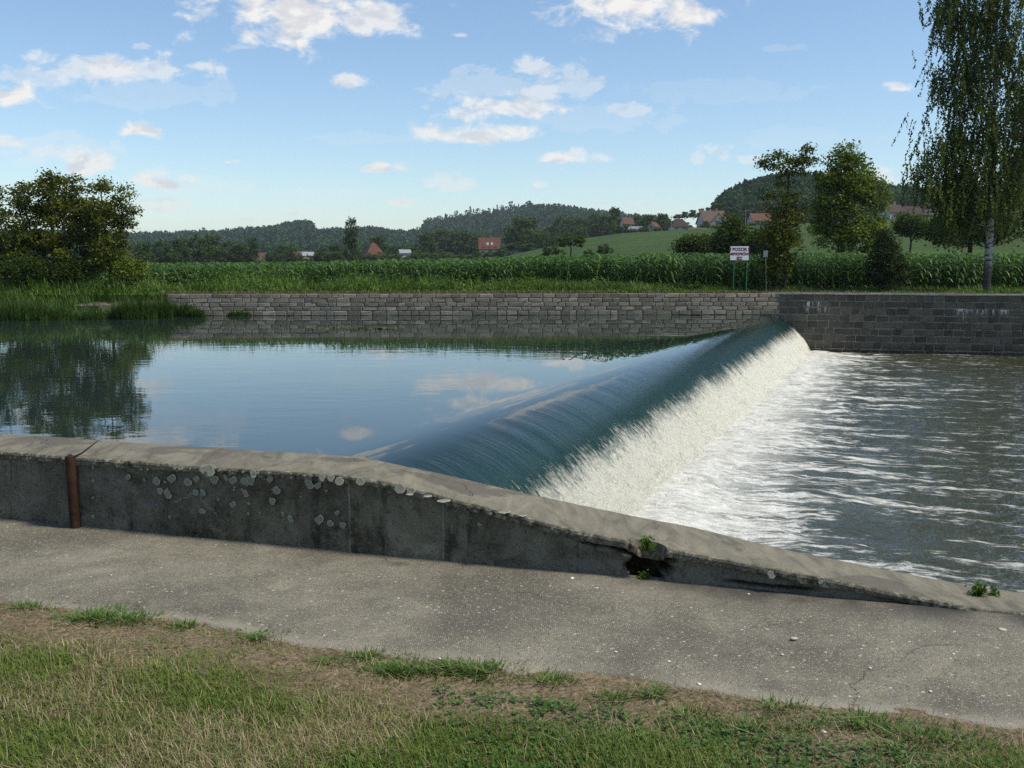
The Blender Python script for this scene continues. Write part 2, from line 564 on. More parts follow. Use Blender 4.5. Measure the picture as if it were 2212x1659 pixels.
    # masonry
    def stone(name, lo, mid, hi, stain):
        m, nt = newmat(name)
        p = pos(nt)
        rnd = node(nt, 'ShaderNodeObjectInfo').outputs['Random']
        f = noise(nt, p, 3.2, 6, .7)
        f2 = noise(nt, p, 17, 4, .65)
        t = M_(nt, 'ADD', M_(nt, 'MULTIPLY', rnd, .45), M_(nt, 'ADD', M_(nt, 'MULTIPLY', f, .55), M_(nt, 'MULTIPLY', M_(nt, 'SUBTRACT', f2, .5), .5)))
        c = ramp(nt, t, [(.25, lo), (.5, mid), (.78, hi)])
        sz = node(nt, 'ShaderNodeSeparateXYZ', {0: p})
        # lime runs leaching from the weep holes
        if stain:
            run = noise(nt, vmul(nt, p, (7, 7, .9)), 1.0, 3, .6)
            tot = None
            for (x0, x1, zt, zb) in ((15.2, 16.5, -.38, -1.0), (15.3, 16.3, -.3, -.9), (22.2, 24.9, -.62, -1.05), (22.5, 22.9, -.62, -1.35)):
                k = M_(nt, 'MULTIPLY', M_(nt, 'MULTIPLY', sstep(nt, sz.outputs[0], x0, x0 + .12), sstep(nt, sz.outputs[0], x1, x1 - .25)),
                       M_(nt, 'MULTIPLY', sstep(nt, sz.outputs[2], zt, zt - .05), sstep(nt, sz.outputs[2], zb, zb + .4)))
                tot = k if tot is None else M_(nt, 'MAXIMUM', tot, k)
            c = mix(nt, M_(nt, 'MULTIPLY', tot, sstep(nt, run, .47, .56)), c, (.5, .5, .47))
        wet = sstep(nt, M_(nt, 'ADD', sz.outputs[2], M_(nt, 'MULTIPLY', f, .25)), -2.35 if stain else -.82, -2.75 if stain else -.96)
        c = mix(nt, M_(nt, 'MULTIPLY', wet, .8 if stain else .35), c, (.03, .026, .018) if stain else (.20, .18, .13))
        finish(nt, principled(nt, c, .88, bump(nt, M_(nt, 'ADD', f, f2), .8, .03), .25))
        MAT[name] = m
    stone('dark_granite', (.055, .049, .038), (.088, .079, .061), (.13, .117, .092), True)
    stone('pale_granite', (.135, .120, .094), (.20, .180, .143), (.285, .258, .21), False)
    simple('pale_mortar', (.22, .20, .16), .35, 6, .95, .02)
    simple('tan_mortar', (.165, .148, .112), .5, 5, .95, .02)
    simple('dark_mortar', (.055, .05, .04), .5, 5, .95, .02)
    simple('coping_slab', (.33, .31, .27), .25, 4, .9, .01)

    # still water
    m, nt = newmat('pool_water')
    p = pos(nt)
    calm = sstep(nt, noise(nt, vmul(nt, p, (.05, .12, 1)), 1.0, 2), .38, .62, .25, 1.0)
    w1 = noise(nt, vmul(nt, p, (.8, 1.5, 1)), 1.0, 3, .5)
    w2 = noise(nt, vmul(nt, p, (3.5, 6, 1)), 1.0, 2, .5)
    h = M_(nt, 'ADD', M_(nt, 'MULTIPLY', w1, .8), M_(nt, 'MULTIPLY', w2, .16))
    h = M_(nt, 'MULTIPLY', h, calm)
    finish(nt, principled(nt, (.018, .030, .026), .015, bump(nt, h, 1.0, .0055), .5, 0, 1.33))
    MAT['pool_water'] = m

    # water sliding over the weir, breaking into foam lower down ('flow' = metres along the crest, metres down the profile)
    m, nt = newmat('weir_water')
    fl = attr(nt, 'flow', 'Vector')
    s_ = node(nt, 'ShaderNodeSeparateXYZ', {0: fl})
    S, D = s_.outputs[0], s_.outputs[1]
    streak = noise(nt, vmul(nt, fl, (9.5, .8, 1)), 1.0, 4, .65, .25)
    streak2 = noise(nt, vmul(nt, fl, (30, 3.0, 1)), 1.0, 3, .6)
    chop = noise(nt, vmul(nt, fl, (11, 9, 1)), 1.0, 5, .7)
    lobes = noise(nt, vmul(nt, fl, (1.1, .2, 1)), 1.0, 3, .6)
    edge = M_(nt, 'ADD', D, M_(nt, 'ADD', M_(nt, 'MULTIPLY', M_(nt, 'SUBTRACT', lobes, .5), .55), M_(nt, 'ADD', M_(nt, 'MULTIPLY', M_(nt, 'SUBTRACT', streak, .5), .55), M_(nt, 'MULTIPLY', M_(nt, 'SUBTRACT', chop, .5), .8))))
    foam = sstep(nt, edge, 1.04, 1.50)
    steep = sstep(nt, D, -.25, 1.1)
    h = M_(nt, 'ADD', M_(nt, 'MULTIPLY', streak, .8), M_(nt, 'ADD', M_(nt, 'MULTIPLY', streak2, .25), M_(nt, 'MULTIPLY', chop, .06)))
    h = M_(nt, 'MULTIPLY', h, steep)
    wb = principled(nt, ramp(nt, sstep(nt, D, -1.3, 1.6), [(0, (.018, .030, .026)), (.45, (.006, .020, .015)), (1, (.005, .026, .018))]), sstep(nt, D, -.4, .9, .015, .2), bump(nt, h, 1.0, .034), .5, 0, 1.33)
    ff = noise(nt, vmul(nt, fl, (26, 20, 1)), 1.0, 5, .85)
    fc = ramp(nt, ff, [(.34, (.36, .36, .30)), (.5, (.62, .61, .53)), (.66, (.80, .79, .71))])
    fb = principled(nt, fc, .8, bump(nt, ff, 1.0, .06), .2)
    finish(nt, node(nt, 'ShaderNodeMixShader', {0: foam, 1: wb, 2: fb}).outputs[0])
    MAT['weir_water'] = m

    # churned tailwater with drifting foam
    m, nt = newmat('tail_water')
    fl = attr(nt, 'flow', 'Vector')
    s_ = node(nt, 'ShaderNodeSeparateXYZ', {0: fl})
    S, D = s_.outputs[0], s_.outputs[1]
    warp = node(nt, 'ShaderNodeVectorMath', {0: fl, 1: vmul(nt, node(nt, 'ShaderNodeTexNoise', {'Vector': fl, 'Scale': .5, 'Detail': 3}).outputs['Color'], (.8, 1.4, 0))}, operation='ADD').outputs[0]
    n1 = noise(nt, vmul(nt, warp, (1.7, .34, 1)), 1.0, 5, .66, .4)
    n2 = noise(nt, vmul(nt, warp, (6.5, 1.9, 1)), 1.0, 4, .70)
    wf = sstep(nt, D, 3, 16, .36, .68)
    n3 = noise(nt, vmul(nt, fl, (.16, .11, 1)), 1.0, 3, .5)
    field = M_(nt, 'ADD', M_(nt, 'MULTIPLY', n1, M_(nt, 'SUBTRACT', 1.0, wf)), M_(nt, 'MULTIPLY', n2, wf))
    thr = node(nt, 'ShaderNodeFloatCurve', {'Value': M_(nt, 'DIVIDE', M_(nt, 'SUBTRACT', D, 1.6), 24.0, clamp=True)})
    cv = thr.mapping.curves[0]
    for i, pt in enumerate(((0, .12), (.05, .40), (.11, .495), (.22, .548), (.45, .58), (1, .59))):
        if i < 2:
            cv.points[i].location = pt if i == 0 else (1, .59)
        elif True:
            cv.points.new(*pt)
    cv.points.new(.05, .40)
    thr.mapping.update()
    thv = M_(nt, 'ADD', thr.outputs[0], M_(nt, 'MULTIPLY', M_(nt, 'SUBTRACT', n3, .5), .16))
    foam = sstep(nt, M_(nt, 'SUBTRACT', field, thv), -.035, .075)
    foam = M_(nt, 'MAXIMUM', foam, sstep(nt, D, 5.0, 2.6, 0, .8))
    c1 = noise(nt, vmul(nt, fl, (2.2, 2.2, 1)), 1.0, 4, .6)
    c2 = noise(nt, vmul(nt, fl, (7.0, 6.0, 1)), 1.0, 3, .6)
    h = M_(nt, 'ADD', M_(nt, 'MULTIPLY', c1, .7), M_(nt, 'MULTIPLY', c2, .3))
    base = mix(nt, sstep(nt, D, 2, 16), (.055, .062, .044), (.034, .034, .014))  # dark olive downstream: the trees' reflection put into the water colour
    wb = principled(nt, base, .10, bump(nt, h, 1.0, M_(nt, 'MULTIPLY', .085, 1.0)), .5, 0, 1.33)
    fcol = ramp(nt, n2, [(.3, (.42, .41, .35)), (.6, (.70, .70, .66))])
    fb = principled(nt, fcol, .75, bump(nt, M_(nt, 'ADD', n2, c1), 1.0, .10), .2)
    finish(nt, node(nt, 'ShaderNodeMixShader', {0: M_(nt, 'MULTIPLY', foam, sstep(nt, D, 3.5, 14, .94, .30)), 1: wb, 2: fb}).outputs[0])
    MAT['tail_water'] = m

    # land-use colours from the mesh attribute 'land'
    m, nt = newmat('land')
    p = pos(nt)
    c = attr(nt, 'land', 'Vector')
    f = noise(nt, p, .9, 6, .7)
    f3 = noise(nt, p, .05, 4, .6)
    c = mix(nt, 1.0, c, ramp(nt, f, [(.25, .45), (.5, .95), (.75, 1.55)]), 'MULTIPLY')
    c = mix(nt, 1.0, c, ramp(nt, f3, [(.3, .8), (.7, 1.2)]), 'MULTIPLY')
    finish(nt, principled(nt, c, .9, bump(nt, f, 1.0, .35), .1))
    MAT['land'] = m

    # lettering, steel, roofs, walls, bark
    simple('rust', (.036, .016, .009), .6, 14, .9, .01)
    simple('dark_iron', (.025, .020, .016), .4, 20, .8)
    simple('sign_white', (.70, .72, .76), .04, 2, .5)
    simple('sign_red', (.16, .02, .018), .1, 4, .5)
    simple('post_green', (.03, .16, .08), .2, 6, .5)
    simple('sign_grey', (.20, .22, .22), .1, 4, .5)
    simple('render_white', (.44, .43, .40), .08, .6, .9)
    simple('render_cream', (.52, .47, .36), .08, .6, .9)
    simple('roof_red', (.110, .045, .031), .25, 1.4, .85)
    simple('roof_brown', (.11, .052, .036), .25, 1.4, .85)
    simple('roof_dark', (.045, .032, .027), .25, 1.4, .85)
    simple('roof_pink', (.105, .068, .054), .25, 1.4, .85)
    simple('roof_grey', (.26, .27, .28), .2, 1.4, .7)
    simple('window_glass', (.03, .035, .045), .1, 1, .1, 0, .5)
    simple('wood_brown', (.09, .05, .03), .2, 3, .8)
    simple('chimney_brick', (.26, .14, .10), .2, 4, .9)
    simple('pole_grey', (.24, .22, .19), .2, 3, .9)
    simple('bark', (.045, .036, .026), .5, 7, .95, .02)
    simple('lichen', (.21, .215, .165), .4, 38, .95, .006)
    simple('lichen_rim', (.31, .31, .26), .25, 60, .95, .004)
    simple('lichen_dark', (.055, .055, .045), .4, 40, .95)
    simple('pebble', (.45, .40, .32), .25, 30, .85, .004)
    simple('litter_white', (.70, .68, .62), .1, 30, .7)
    simple('mud', (.085, .062, .035), .4, 5, .9, .02)
    simple('algae', (.07, .10, .02), .4, 6, .7)
    m, nt = newmat('birch_bark')
    p = node(nt, 'ShaderNodeTexCoord').outputs['Object']
    f = noise(nt, vmul(nt, p, (2.5, 2.5, 9)), 1.0, 5, .7)
    f2 = noise(nt, p, 2.0, 4, .7)
    zz = node(nt, 'ShaderNodeSeparateXYZ', {0: p}).outputs[2]
    c = mix(nt, sstep(nt, f, .50, .58), (.36, .35, .33), (.035, .03, .025))
    low = sstep(nt, M_(nt, 'ADD', zz, M_(nt, 'MULTIPLY', f2, 1.6)), 3.0, 1.9)
    c = mix(nt, M_(nt, 'MULTIPLY', low, .9), c, (.035, .03, .024))
    finish(nt, principled(nt, c, .85, bump(nt, f, .6, .02), .2))
    MAT['birch_bark'] = m
    leafmat('leaf_dark', (.020, .044, .008), (.075, .115, .018), .35, .12)
    leafmat('leaf_olive', (.034, .058, .008), (.165, .180, .022), .35, .15)
    leafmat('leaf_birch', (.036, .064, .012), (.130, .170, .032), .4, .2)
    leafmat('leaf_alder', (.060, .105, .014), (.190, .245, .038), .42, .15)
    leafmat('leaf_mid', (.024, .054, .013), (.075, .120, .028), .25, .08)
    leafmat('leaf_light', (.050, .080, .018), (.110, .150, .036), .25, .08)
    leafmat('leaf_conifer', (.012, .038, .013), (.052, .100, .032), .1, .02)
    leafmat('leaf_blackish', (.018, .030, .010), (.050, .075, .020), .2, .08)
    leafmat('berry', (.22, .05, .008), (.32, .11, .015), .1)
    leafmat('corn_leaf', (.022, .070, .009), (.105, .205, .040), .3, .28, .45)
    leafmat('weed', (.032, .082, .009), (.120, .205, .026), .35)
    leafmat('weed_dry', (.085, .085, .030), (.22, .17, .09), .3)
    leafmat('reed', (.022, .060, .010), (.080, .135, .025), .35)
    m, nt = newmat('grass_blade')
    c = attr(nt, 'bcol', 'Vector')
    a = principled(nt, c, .55, None, .3)
    b = node(nt, 'ShaderNodeBsdfTranslucent', {'Color': c}).outputs[0]
    finish(nt, node(nt, 'ShaderNodeMixShader', {0: .3, 1: a, 2: b}).outputs[0])
    MAT['grass_blade'] = m


build_materials()

# ------------------------------------------------------------------ levels and lines of the place
POOL, TAIL = -1.05, -2.95
CR0 = np.array([-1.6, 13.77])            # a point on the weir crest
CU = np.array([.366, .9306])             # along the crest
CN = np.array([.9306, -.366])            # downstream
FOOT = 1.98


def wall_y(x):                            # front foot of the parapet
    return 5.567 - .3094 * x + .0012 * x * x


def far_wall_y(x):
    return np.where(x < 14, 51.2 + (x + 17.3) * 1.2 / 31.3, 52.4 - (x - 14) * 3.8 / 16)


def weir_drop(d):
    t = np.clip(d + 1.25, 0, None)
    return 1.9 * (t / (FOOT + 1.25)) ** 3.2


# ------------------------------------------------------------------ land
def bank_z(x):
    return np.interp(x, [-60, -25, -5, 10, 60], [-.45, -.35, -.12, .06, .12])


def build_far_bank():
    xs = np.concatenate([np.linspace(-90, -22, 50), np.linspace(-21.5, -14, 40), np.linspace(-13.7, 34, 100), np.linspace(36, 110, 30)])
    t = np.linspace(0, 1, 90) ** 1.6
    Xg, T = np.meshgrid(xs, t)
    yf = np.where(xs < -17.6, np.interp(xs, [-90, -30, -23, -18.6, -17.6], [46, 46.6, 47.2, 48.5, 51.3]), far_wall_y(xs) + .30)
    Yg = yf[None, :] + T * (101.0 - yf[None, :])
    bz = bank_z(Xg)
    zr = .04 + (bz - .04) * ss(Yg, 55, 66)
    zl = -1.35 + (bz + 1.35) * ss(Yg, 46.3, 53.5)
    wl = ss(Xg, -17.0, -18.4)
    Z = zr * (1 - wl) + zl * wl + (fbm(Xg * .7, Yg * .7, 3, 5) - .5) * .18 * ss(Yg, 52.2, 54)
    soil = np.array([.095, .07, .042])
    green = np.array([.045, .080, .020])
    g = ss(fbm(Xg * .5, Yg * .5, 4, 9), .35, .55) * ss(Yg - far_wall_y(Xg), .4, 1.3)
    L = soil[None, None] * (1 - g[..., None]) + green[None, None] * g[..., None]
    V = np.stack([Xg, Yg, Z], -1).reshape(-1, 3)
    me = make_mesh('far_bank', V, grid_faces(*Xg.shape), {'land': L.reshape(-1, 3)}, True)
    tag(obj('far_bank', me, 'land'), kind='structure')


KX = lambda *p: ([U(a) for a, b in p], [b for a, b in p])
G_U, G_Z = KX((-900, -1.5), (300, -1.5), (700, -1), (1000, .4), (1080, 3), (1160, 6), (1250, 9.8), (1340, 12), (1560, 14.2), (1800, 16.4), (2000, 18.5), (2212, 20), (3200, 21))
R_U, R_Z = KX((1480, 17), (1530, 24), (1550, 31), (1575, 38), (1610, 43), (1650, 46), (1700, 48), (1780, 47), (1850, 44), (1930, 38), (2050, 36), (2212, 40), (2600, 44), (3200, 30))
F_U, F_Z = KX((-900, 42), (200, 38), (300, 34), (480, 38), (600, 47), (650, 56), (672, 56), (690, 44), (800, 49), (880, 42), (940, 52), (1000, 58), (1050, 64), (1100, 69), (1150, 82), (1200, 83), (1280, 73), (1400, 62), (1600, 56), (3200, 60))


def terrain_z(x, y):
    y = np.maximum(y, 60.0)
    u = x / y
    g = np.interp(u, G_U, G_Z)
    r = np.interp(u, R_U, R_Z)
    f = np.interp(u, F_U, F_Z)
    b = bank_z(np.clip(x, -60, 60)) - .25
    t1 = np.clip((y - 100) / 280, 0, 1)
    z = b + (g - b) * (t1 * .55 + .45 * ss(t1, 0, 1))
    right = ss(u, U(1440), U(1500))
    z = z + (np.maximum(r, g) - g) * ss(y, 470, 700) * right
    z = z + (f - z) * ss(y, 900, 1800) * (1 - ss(u, U(1400), U(1700)) * .2)
    return z


def build_terrain():
    us = np.concatenate([np.linspace(-2.2, -.62, 40), np.linspace(-.61, .61, 260), np.linspace(.63, 2.2, 40)])
    ys = 99.0 * (6500 / 99.0) ** np.linspace(0, 1, 230)
    Ug, Yg = np.meshgrid(us, ys)
    Xg = Ug * Yg
    Z = terrain_z(Xg, Yg)
    n = fbm(Xg * .004, Yg * .004, 4, 3)
    crop = np.array([.046, .080, .020])
    grass = np.array([.060, .098, .022])
    wood = np.array([.016, .030, .016])
    stub = np.array([.30, .22, .11])
    L = np.broadcast_to(crop, Xg.shape + (3,)).copy()

    def paint(col, w):
        L[:] = L * (1 - w[..., None]) + np.asarray(col) * w[..., None]
    paint(grass, ss(Ug, U(1840), U(1880)) * ss(Yg, 210, 180) * ss(n, .3, .45))
    paint(grass * .8, ss(Ug, U(1000), U(940)))
    paint(np.array([.13, .12, .045]), ss(Ug, U(1240), U(1290)) * ss(Ug, U(1480), U(1420)) * ss(Yg, 122, 112))
    paint(grass * .7, ss(Yg, 385, 395) * ss(Yg, 900, 600))
    paint(stub, ss(Yg, 455, 465) * ss(Ug, U(1462), U(1470)) * ss(Yg, 900, 600) * ss(Ug, U(1600), U(1550)))
    paint(wood, ss(Yg, 520, 560) * ss(Ug, U(1535), U(1560)))
    paint(wood, ss(Yg, 900, 1000))
    V = np.stack([Xg, Yg, Z - .35 * ss(Yg, 106, 99)], -1).reshape(-1, 3)
    me = make_mesh('terrain', V, grid_faces(*Xg.shape), {'land': L.reshape(-1, 3)}, True)
    tag(obj('terrain', me, 'land'), kind='structure')


PATH_X = [-40, -12, -6, -2.66, -2.23, -1.79, -1.34, -.99, -.64, -.22, .19, .75, 1.09, 1.42, 1.91, 5, 12, 40]
PATH_Y = [16.6, 7.95, 6.05, 5.01, 4.87, 4.74, 4.59, 4.43, 4.31, 4.20, 4.09, 3.92, 3.78, 3.68, 3.54, 2.6, .4, -8.3]


def path_edge(x):
    return np.interp(x, PATH_X, PATH_Y)


def green_amount(x, y):
    d = path_edge(x) - y
    n = fbm(x * 1.1 + 3, y * 1.6, 4, 21)
    left = ss(x, -.2, -1.6)
    lim = .48 - .14 * left
    g = ss(d + (n - .5) * 1.1, lim - .26, lim + .22)
    return np.clip(g, 0, 1)


def build_near_ground():
    xs = np.concatenate([np.linspace(-300, -14, 30), np.linspace(-13.5, -5, 40), np.linspace(-4.9, 4.9, 260), np.linspace(5, 13.5, 40), np.linspace(14, 300, 30)])
    t = np.concatenate([np.linspace(0, 3.2, 150), 3.2 + np.linspace(.05, 1, 50) ** 3 * 300])
    Xg, T = np.meshgrid(xs, t)
    wob = (fbm(xs * 3.1, xs * 0 + 2, 4, 8) - .5) * .16 + (fbm(xs * 14, xs * 0 + 5, 3, 12) - .5) * .05
    Yg = (path_edge(xs) + .12)[None, :] - T
    dE = T - .12
    g = green_amount(Xg, Yg)
    Z = -.006 + .016 * ss(dE, -.02, .5) + (fbm(Xg * 2.2, Yg * 2.2, 4, 4) - .5) * .05 * ss(dE, 0, .3) + (fbm(Xg * 14, Yg * 14, 3, 6) - .5) * .014
    V = np.stack([Xg, Yg, Z], -1).reshape(-1, 3)
    me = make_mesh('lawn', V, grid_faces(*Xg.shape)[:, ::-1], {'green': g.ravel()}, True)
    tag(obj('lawn', me, 'lawn_soil'), kind='structure')
    # path
    xs = np.concatenate([np.linspace(-40, -5, 60), np.linspace(-4.95, 4.95, 420), np.linspace(5, 40, 60)])
    wob = (fbm(xs * 2.1, xs * 0 + 2, 4, 8) - .5) * .14 + (fbm(xs * 16, xs * 0 + 5, 3, 12) - .5) * .05
    t = np.linspace(0, 1, 70)
    Xg, T = np.meshgrid(xs, t)
    e = path_edge(xs) + wob
    wy = wall_y(xs) + .06
    wy = np.where(np.abs(xs) > 5, np.maximum(wy, e + 1.0), wy)
    Yg = e[None] + T * (wy - e)[None]
    Z = (fbm(Xg * 1.3, Yg * 1.3, 3, 31) - .5) * .018 + (fbm(Xg * 9, Yg * 9, 3, 33) - .5) * .006 - .03 * (T < .005)
    dist = Yg - e[None]
    edge = ss(dist, .16, .02) * ss(fbm(Xg * 2.3, Yg, 3, 40), .25, .5)
    foot_dark = ss(wall_y(Xg) - Yg, .38, .02) * ss(Xg, .2, 1.3) + .35 * ss(wall_y(Xg) - Yg, .2, .0)  # path tone darkens in a band toward the wall foot, more so to the right
    V = np.stack([Xg, Yg, Z], -1).reshape(-1, 3)
    me = make_mesh('path', V, grid_faces(*Xg.shape), {'edge': edge.ravel(), 'foot_dark': foot_dark.ravel()}, True)
    tag(obj('path', me, 'path_concrete'), kind='structure')


# ------------------------------------------------------------------ water
def PSD(s, d):
    return CR0[0] + s * CU[0] + d * CN[0], CR0[1] + s * CU[1] + d * CN[1]


def s_far(d):
    s = np.full_like(d, 42.0)
    for _ in range(20):
        x, y = PSD(s, d)
        s = s + (far_wall_y(x) - .02 - y) / CU[1] * .8
    return s


def build_water():
    # still pool above the weir: from the crest zone to far upstream
    s = np.linspace(-12, 46, 30)
    d = np.concatenate([np.linspace(-90, -4, 40), [-2.6]])
    Dg, Sg = np.meshgrid(d, s)
    # keep the sheet clear of the far wall's back
    x, y = PSD(Sg, Dg)
    y = np.minimum(y, np.where(x > -17.5, far_wall_y(x) + .2, 90))
    V = np.stack([x, y, np.full_like(x, POOL)], -1).reshape(-1, 3)
    me = make_mesh('pool_water', V, grid_faces(*x.shape)[:, ::-1], None, True)
    tag(obj('pool_water', me, 'pool_water'), kind='structure')
    # overflow
    d = np.concatenate([np.linspace(-2.6, -1.2, 8), np.linspace(-1.1, FOOT + .12, 70)])
    Tt, Dg = np.meshgrid(np.linspace(0, 1, 700), d)
    sf = s_far(d) + .12
    Sg = -9.0 + Tt * (sf[:, None] + 9.0)
    z = POOL - weir_drop(Dg)
    str_ = (fbm(Sg * 2.2, Dg * .5, 3, 50) - .5) * .035 * ss(Dg, -.6, 1.0)
    rough = (fbm(Sg * 6, Dg * 5, 3, 52) - .5) * .22 * ss(Dg, 1.15, 1.6)
    out = str_ + rough
    x, y = PSD(Sg, Dg + out * .8)
    V = np.stack([x, y, z + out * .5], -1).reshape(-1, 3)
    flow = np.stack([Sg, Dg, 0 * Sg], -1).reshape(-1, 3)
    me = make_mesh('weir_overflow', V, grid_faces(*x.shape), {'flow': flow}, True)
    tag(obj('weir_overflow', me, 'weir_water'), kind='structure')
    # tailwater
    d = FOOT - .12 + np.concatenate([np.linspace(0, 16, 200), 16 + np.linspace(.01, 1, 60) ** 1.8 * 70])
    Tt, Dg = np.meshgrid(np.linspace(0, 1, 520), d)
    sf = s_far(d) + .15
    sn = np.full_like(d, -13.0) + np.clip(d - 4, 0, 100) * .25
    sf = np.maximum(sf, sn + 12)
    Sg = sn[:, None] + Tt * (sf - sn)[:, None]
    amp = .16 * ss(Dg, 9, 2) + .045
    z = TAIL + (fbm(Sg * 1.3, Dg * .55, 4, 60) - .5) * amp * 1.6 + (fbm(Sg * 3.5, Dg * 3, 3, 63) - .5) * .06
    z = z + .10 * np.exp(-((Dg - FOOT - .5) / .5) ** 2) * (fbm(Sg * 1.1, Dg, 2, 70))
    x, y = PSD(Sg, Dg)
    V = np.stack([x, y, z], -1).reshape(-1, 3)
    flow = np.stack([Sg, Dg, 0 * Sg], -1).reshape(-1, 3)
    me = make_mesh('tail_water', V, grid_faces(*x.shape), {'flow': flow}, True)
    tag(obj('tail_water', me, 'tail_water'), kind='structure')


# ------------------------------------------------------------------ parapet beside the path
TX = [-40, -3.46, -1.0, -.72, -.45, .08, .33, .67, 1.07, 1.34, 1.61, 1.96, 2.29, 2.6, 40]
TZ = [.47, .465, .47, .45, .40, .30, .25, .21, .165, .135, .105, .06, .02, .01, .01]
BX = [-40, -1.0, -.37, .09, .75, 1.07, 1.69, 2.17, 2.63, 2.9, 40]
BZ = [.465, .47, .38, .305, .21, .17, .065, .0, -.05, -.07, -.07]


def build_parapet():
    root = empty('parapet_wall', (0, wall_y(0) + .3, 0))
    off = -np.array([0, wall_y(0) + .3, 0])
    tag(root, 'low weathered concrete parapet wall beside the path, sloping down along the weir', 'wall')
    xs = np.concatenate([np.linspace(-40, -5.2, 40), np.linspace(-5.15, 4.6, 640), np.linspace(4.8, 40, 30)])
    zt = np.interp(xs, TX, TZ)
    # body: front face from below the path to under the coping, then the river face
    nz = 44
    T, Xg = np.meshgrid(np.linspace(0, 1, nz), xs, indexing='ij')
    top = np.maximum(zt - .035, -.05)
    Zg = -.12 + T * (top + .12)[None]
    n = (fbm(Xg * 3, Zg * 6, 4, 80) - .5) * .035 + (fbm(Xg * 14, Zg * 14, 3, 84) - .5) * .014
    # broken-out cavity low in the face, with a crack running up to the left
    cx = at(1402, 1215, 5.35)[0]
    a = np.arctan2(Zg - .10, Xg - cx)
    rad = np.hypot((Xg - cx) / .12, (Zg - .085) / .15) + (fbm(Xg * 15, Zg * 15, 3, 90) - .5) * 1.2
    hole = ss(rad, 1.05, .75)
    line = .205 - (Xg - (cx - .42)) * .10
    cr = ss(np.abs(Zg - line + (fbm(Xg * 9, Xg * 0 + 1, 3, 91) - .5) * .06) / (.010 + .05 * ss(Xg, cx - .42, cx)), 1.0, .5) * ss(Xg, cx - .45, cx - .36) * ss(Xg, cx + .02, cx - .02)
    hole = np.maximum(hole, cr)
    # undercut joint at the foot of the wall further right
    fx0, fx1 = at(1540, 1262, 5.2)[0], at(1800, 1285, 5.05)[0]
    un = ss(np.abs(Zg - .03 + (fbm(Xg * 7, Xg * 0, 3, 95) - .5) * .03) / .014, 1.0, .3) * ss(Xg, fx0, fx0 + .15) * ss(Xg, fx1, fx1 - .15)
    worn = ss(Zg, .16, .04) * ss(Xg, -.3, .5) * .9 + .35 * ss(Xg, -1.7, -2.4) + ss(fbm(Xg * 1.5, Zg * 3, 3, 97), .55, .7) * .25
    dep = hole * .11 + un * .03 + ss(fbm(Xg * 8, Zg * 9, 4, 98), .60, .72) * .012
    Yg = wall_y(Xg) + .018 + n + dep
    V1 = np.stack([Xg, Yg, Zg], -1).reshape(-1, 3)
    F1 = grid_faces(*Xg.shape)
    V2 = np.stack([np.tile(xs, 2), np.tile(wall_y(xs) + .60, 2), np.concatenate([np.interp(xs, BX, BZ) - .05, np.full_like(xs, -3.4)])], -1)
    F2 = grid_faces(2, len(xs))
    V, F = joinVF([(V1, F1), (V2, F2)])
    k2 = len(V2)
    me = make_mesh('wall_body', V + off, F, {'hole': np.concatenate([np.maximum(hole, un * .8).ravel(), np.zeros(k2)]), 'worn': np.concatenate([np.clip(worn, 0, 1).ravel(), np.zeros(k2)])}, True)
    obj('wall_body', me, 'parapet_face', root)
    # coping: lip, rounded arris, trowelled top, river edge
    zb = np.interp(xs, BX, BZ)
    prof = [(.055, -.052, 0), (.008, -.048, 0), (.002, -.040, 0), (.0, -.016, 0), (.006, -.004, 0), (.020, .0, 0)]
    prof += [(.022 + (.60 - .022) * t, .0, t) for t in np.linspace(.05, .98, 26)] + [(.612, -.012, 1), (.622, -.04, 1), (.622, -.35, 1)]
    rows = []
    for i, (dy, dz, t) in enumerate(prof):
        z = zt * (1 - t) + zb * t + dz
        nn_ = (fbm(xs * 2.5, xs * 0 + dy * 5, 3, 100) - .5) * .010 + (fbm(xs * 22, xs * 0 + dy * 30, 3, 104) - .5) * .005
        chip = (fbm(xs * 7, xs * 0 + 3, 4, 107) - .5)
        hx = at(1402, 1215, 5.35)[0]
        bite = ss(np.abs(xs - hx) + (fbm(xs * 20, xs * 0, 3, 111) - .5) * .08, .12, .05)
        z = z - (.05 * bite if dy < .05 else 0)
        yy = wall_y(xs) + dy + (.085 * bite * max(0, 1 - dy / .09)) + (chip * .016 if dy < .02 else 0) + (chip * .02 if dy > .59 else 0)
        if dy < .05 and dz < -.02:
            z = z + (fbm(xs * 5, xs * 0 + 9, 4, 109) - .5) * .022
        rows.append(np.stack([xs, yy, z + nn_], -1))
    V = np.concatenate(rows)
    lipw = np.concatenate([np.full(len(xs), 1.0 if q[0] < .015 and q[1] < -.003 else .55 if q[0] < .03 else max(0, .3 - q[0] * 2)) for q in prof])
    me = make_mesh('coping', V + off, grid_faces(len(prof), len(xs)), {'lip': lipw}, False)
    obj('coping', me, 'coping_concrete', root)
    # lichen rosettes on the face and along the lip
    disc = []
    for k in range(4):
        rg = np.random.default_rng(k + 5)
        nseg = 18
        th = np.arange(nseg) * 2 * np.pi / nseg
        r = 1 + rg.normal(size=nseg) * .10 + .22 * np.sin(th * rg.integers(1, 4) + rg.uniform(0, 6)) * rg.uniform(.3, 1)
        ring = [(0, 0, 0, .0)]
        Vd = [np.array([[0, -.35, 0]])]
        for rad, hgt in ((.45, -.6), (.8, -1.0), (1.0, 0)):
            Vd.append(np.stack([np.cos(th) * r * rad, np.full(nseg, hgt), np.sin(th) * r * rad], -1))
        Vd = np.concatenate(Vd)
        F = [(0, 1 + i, 1 + (i + 1) % nseg) for i in range(nseg)]
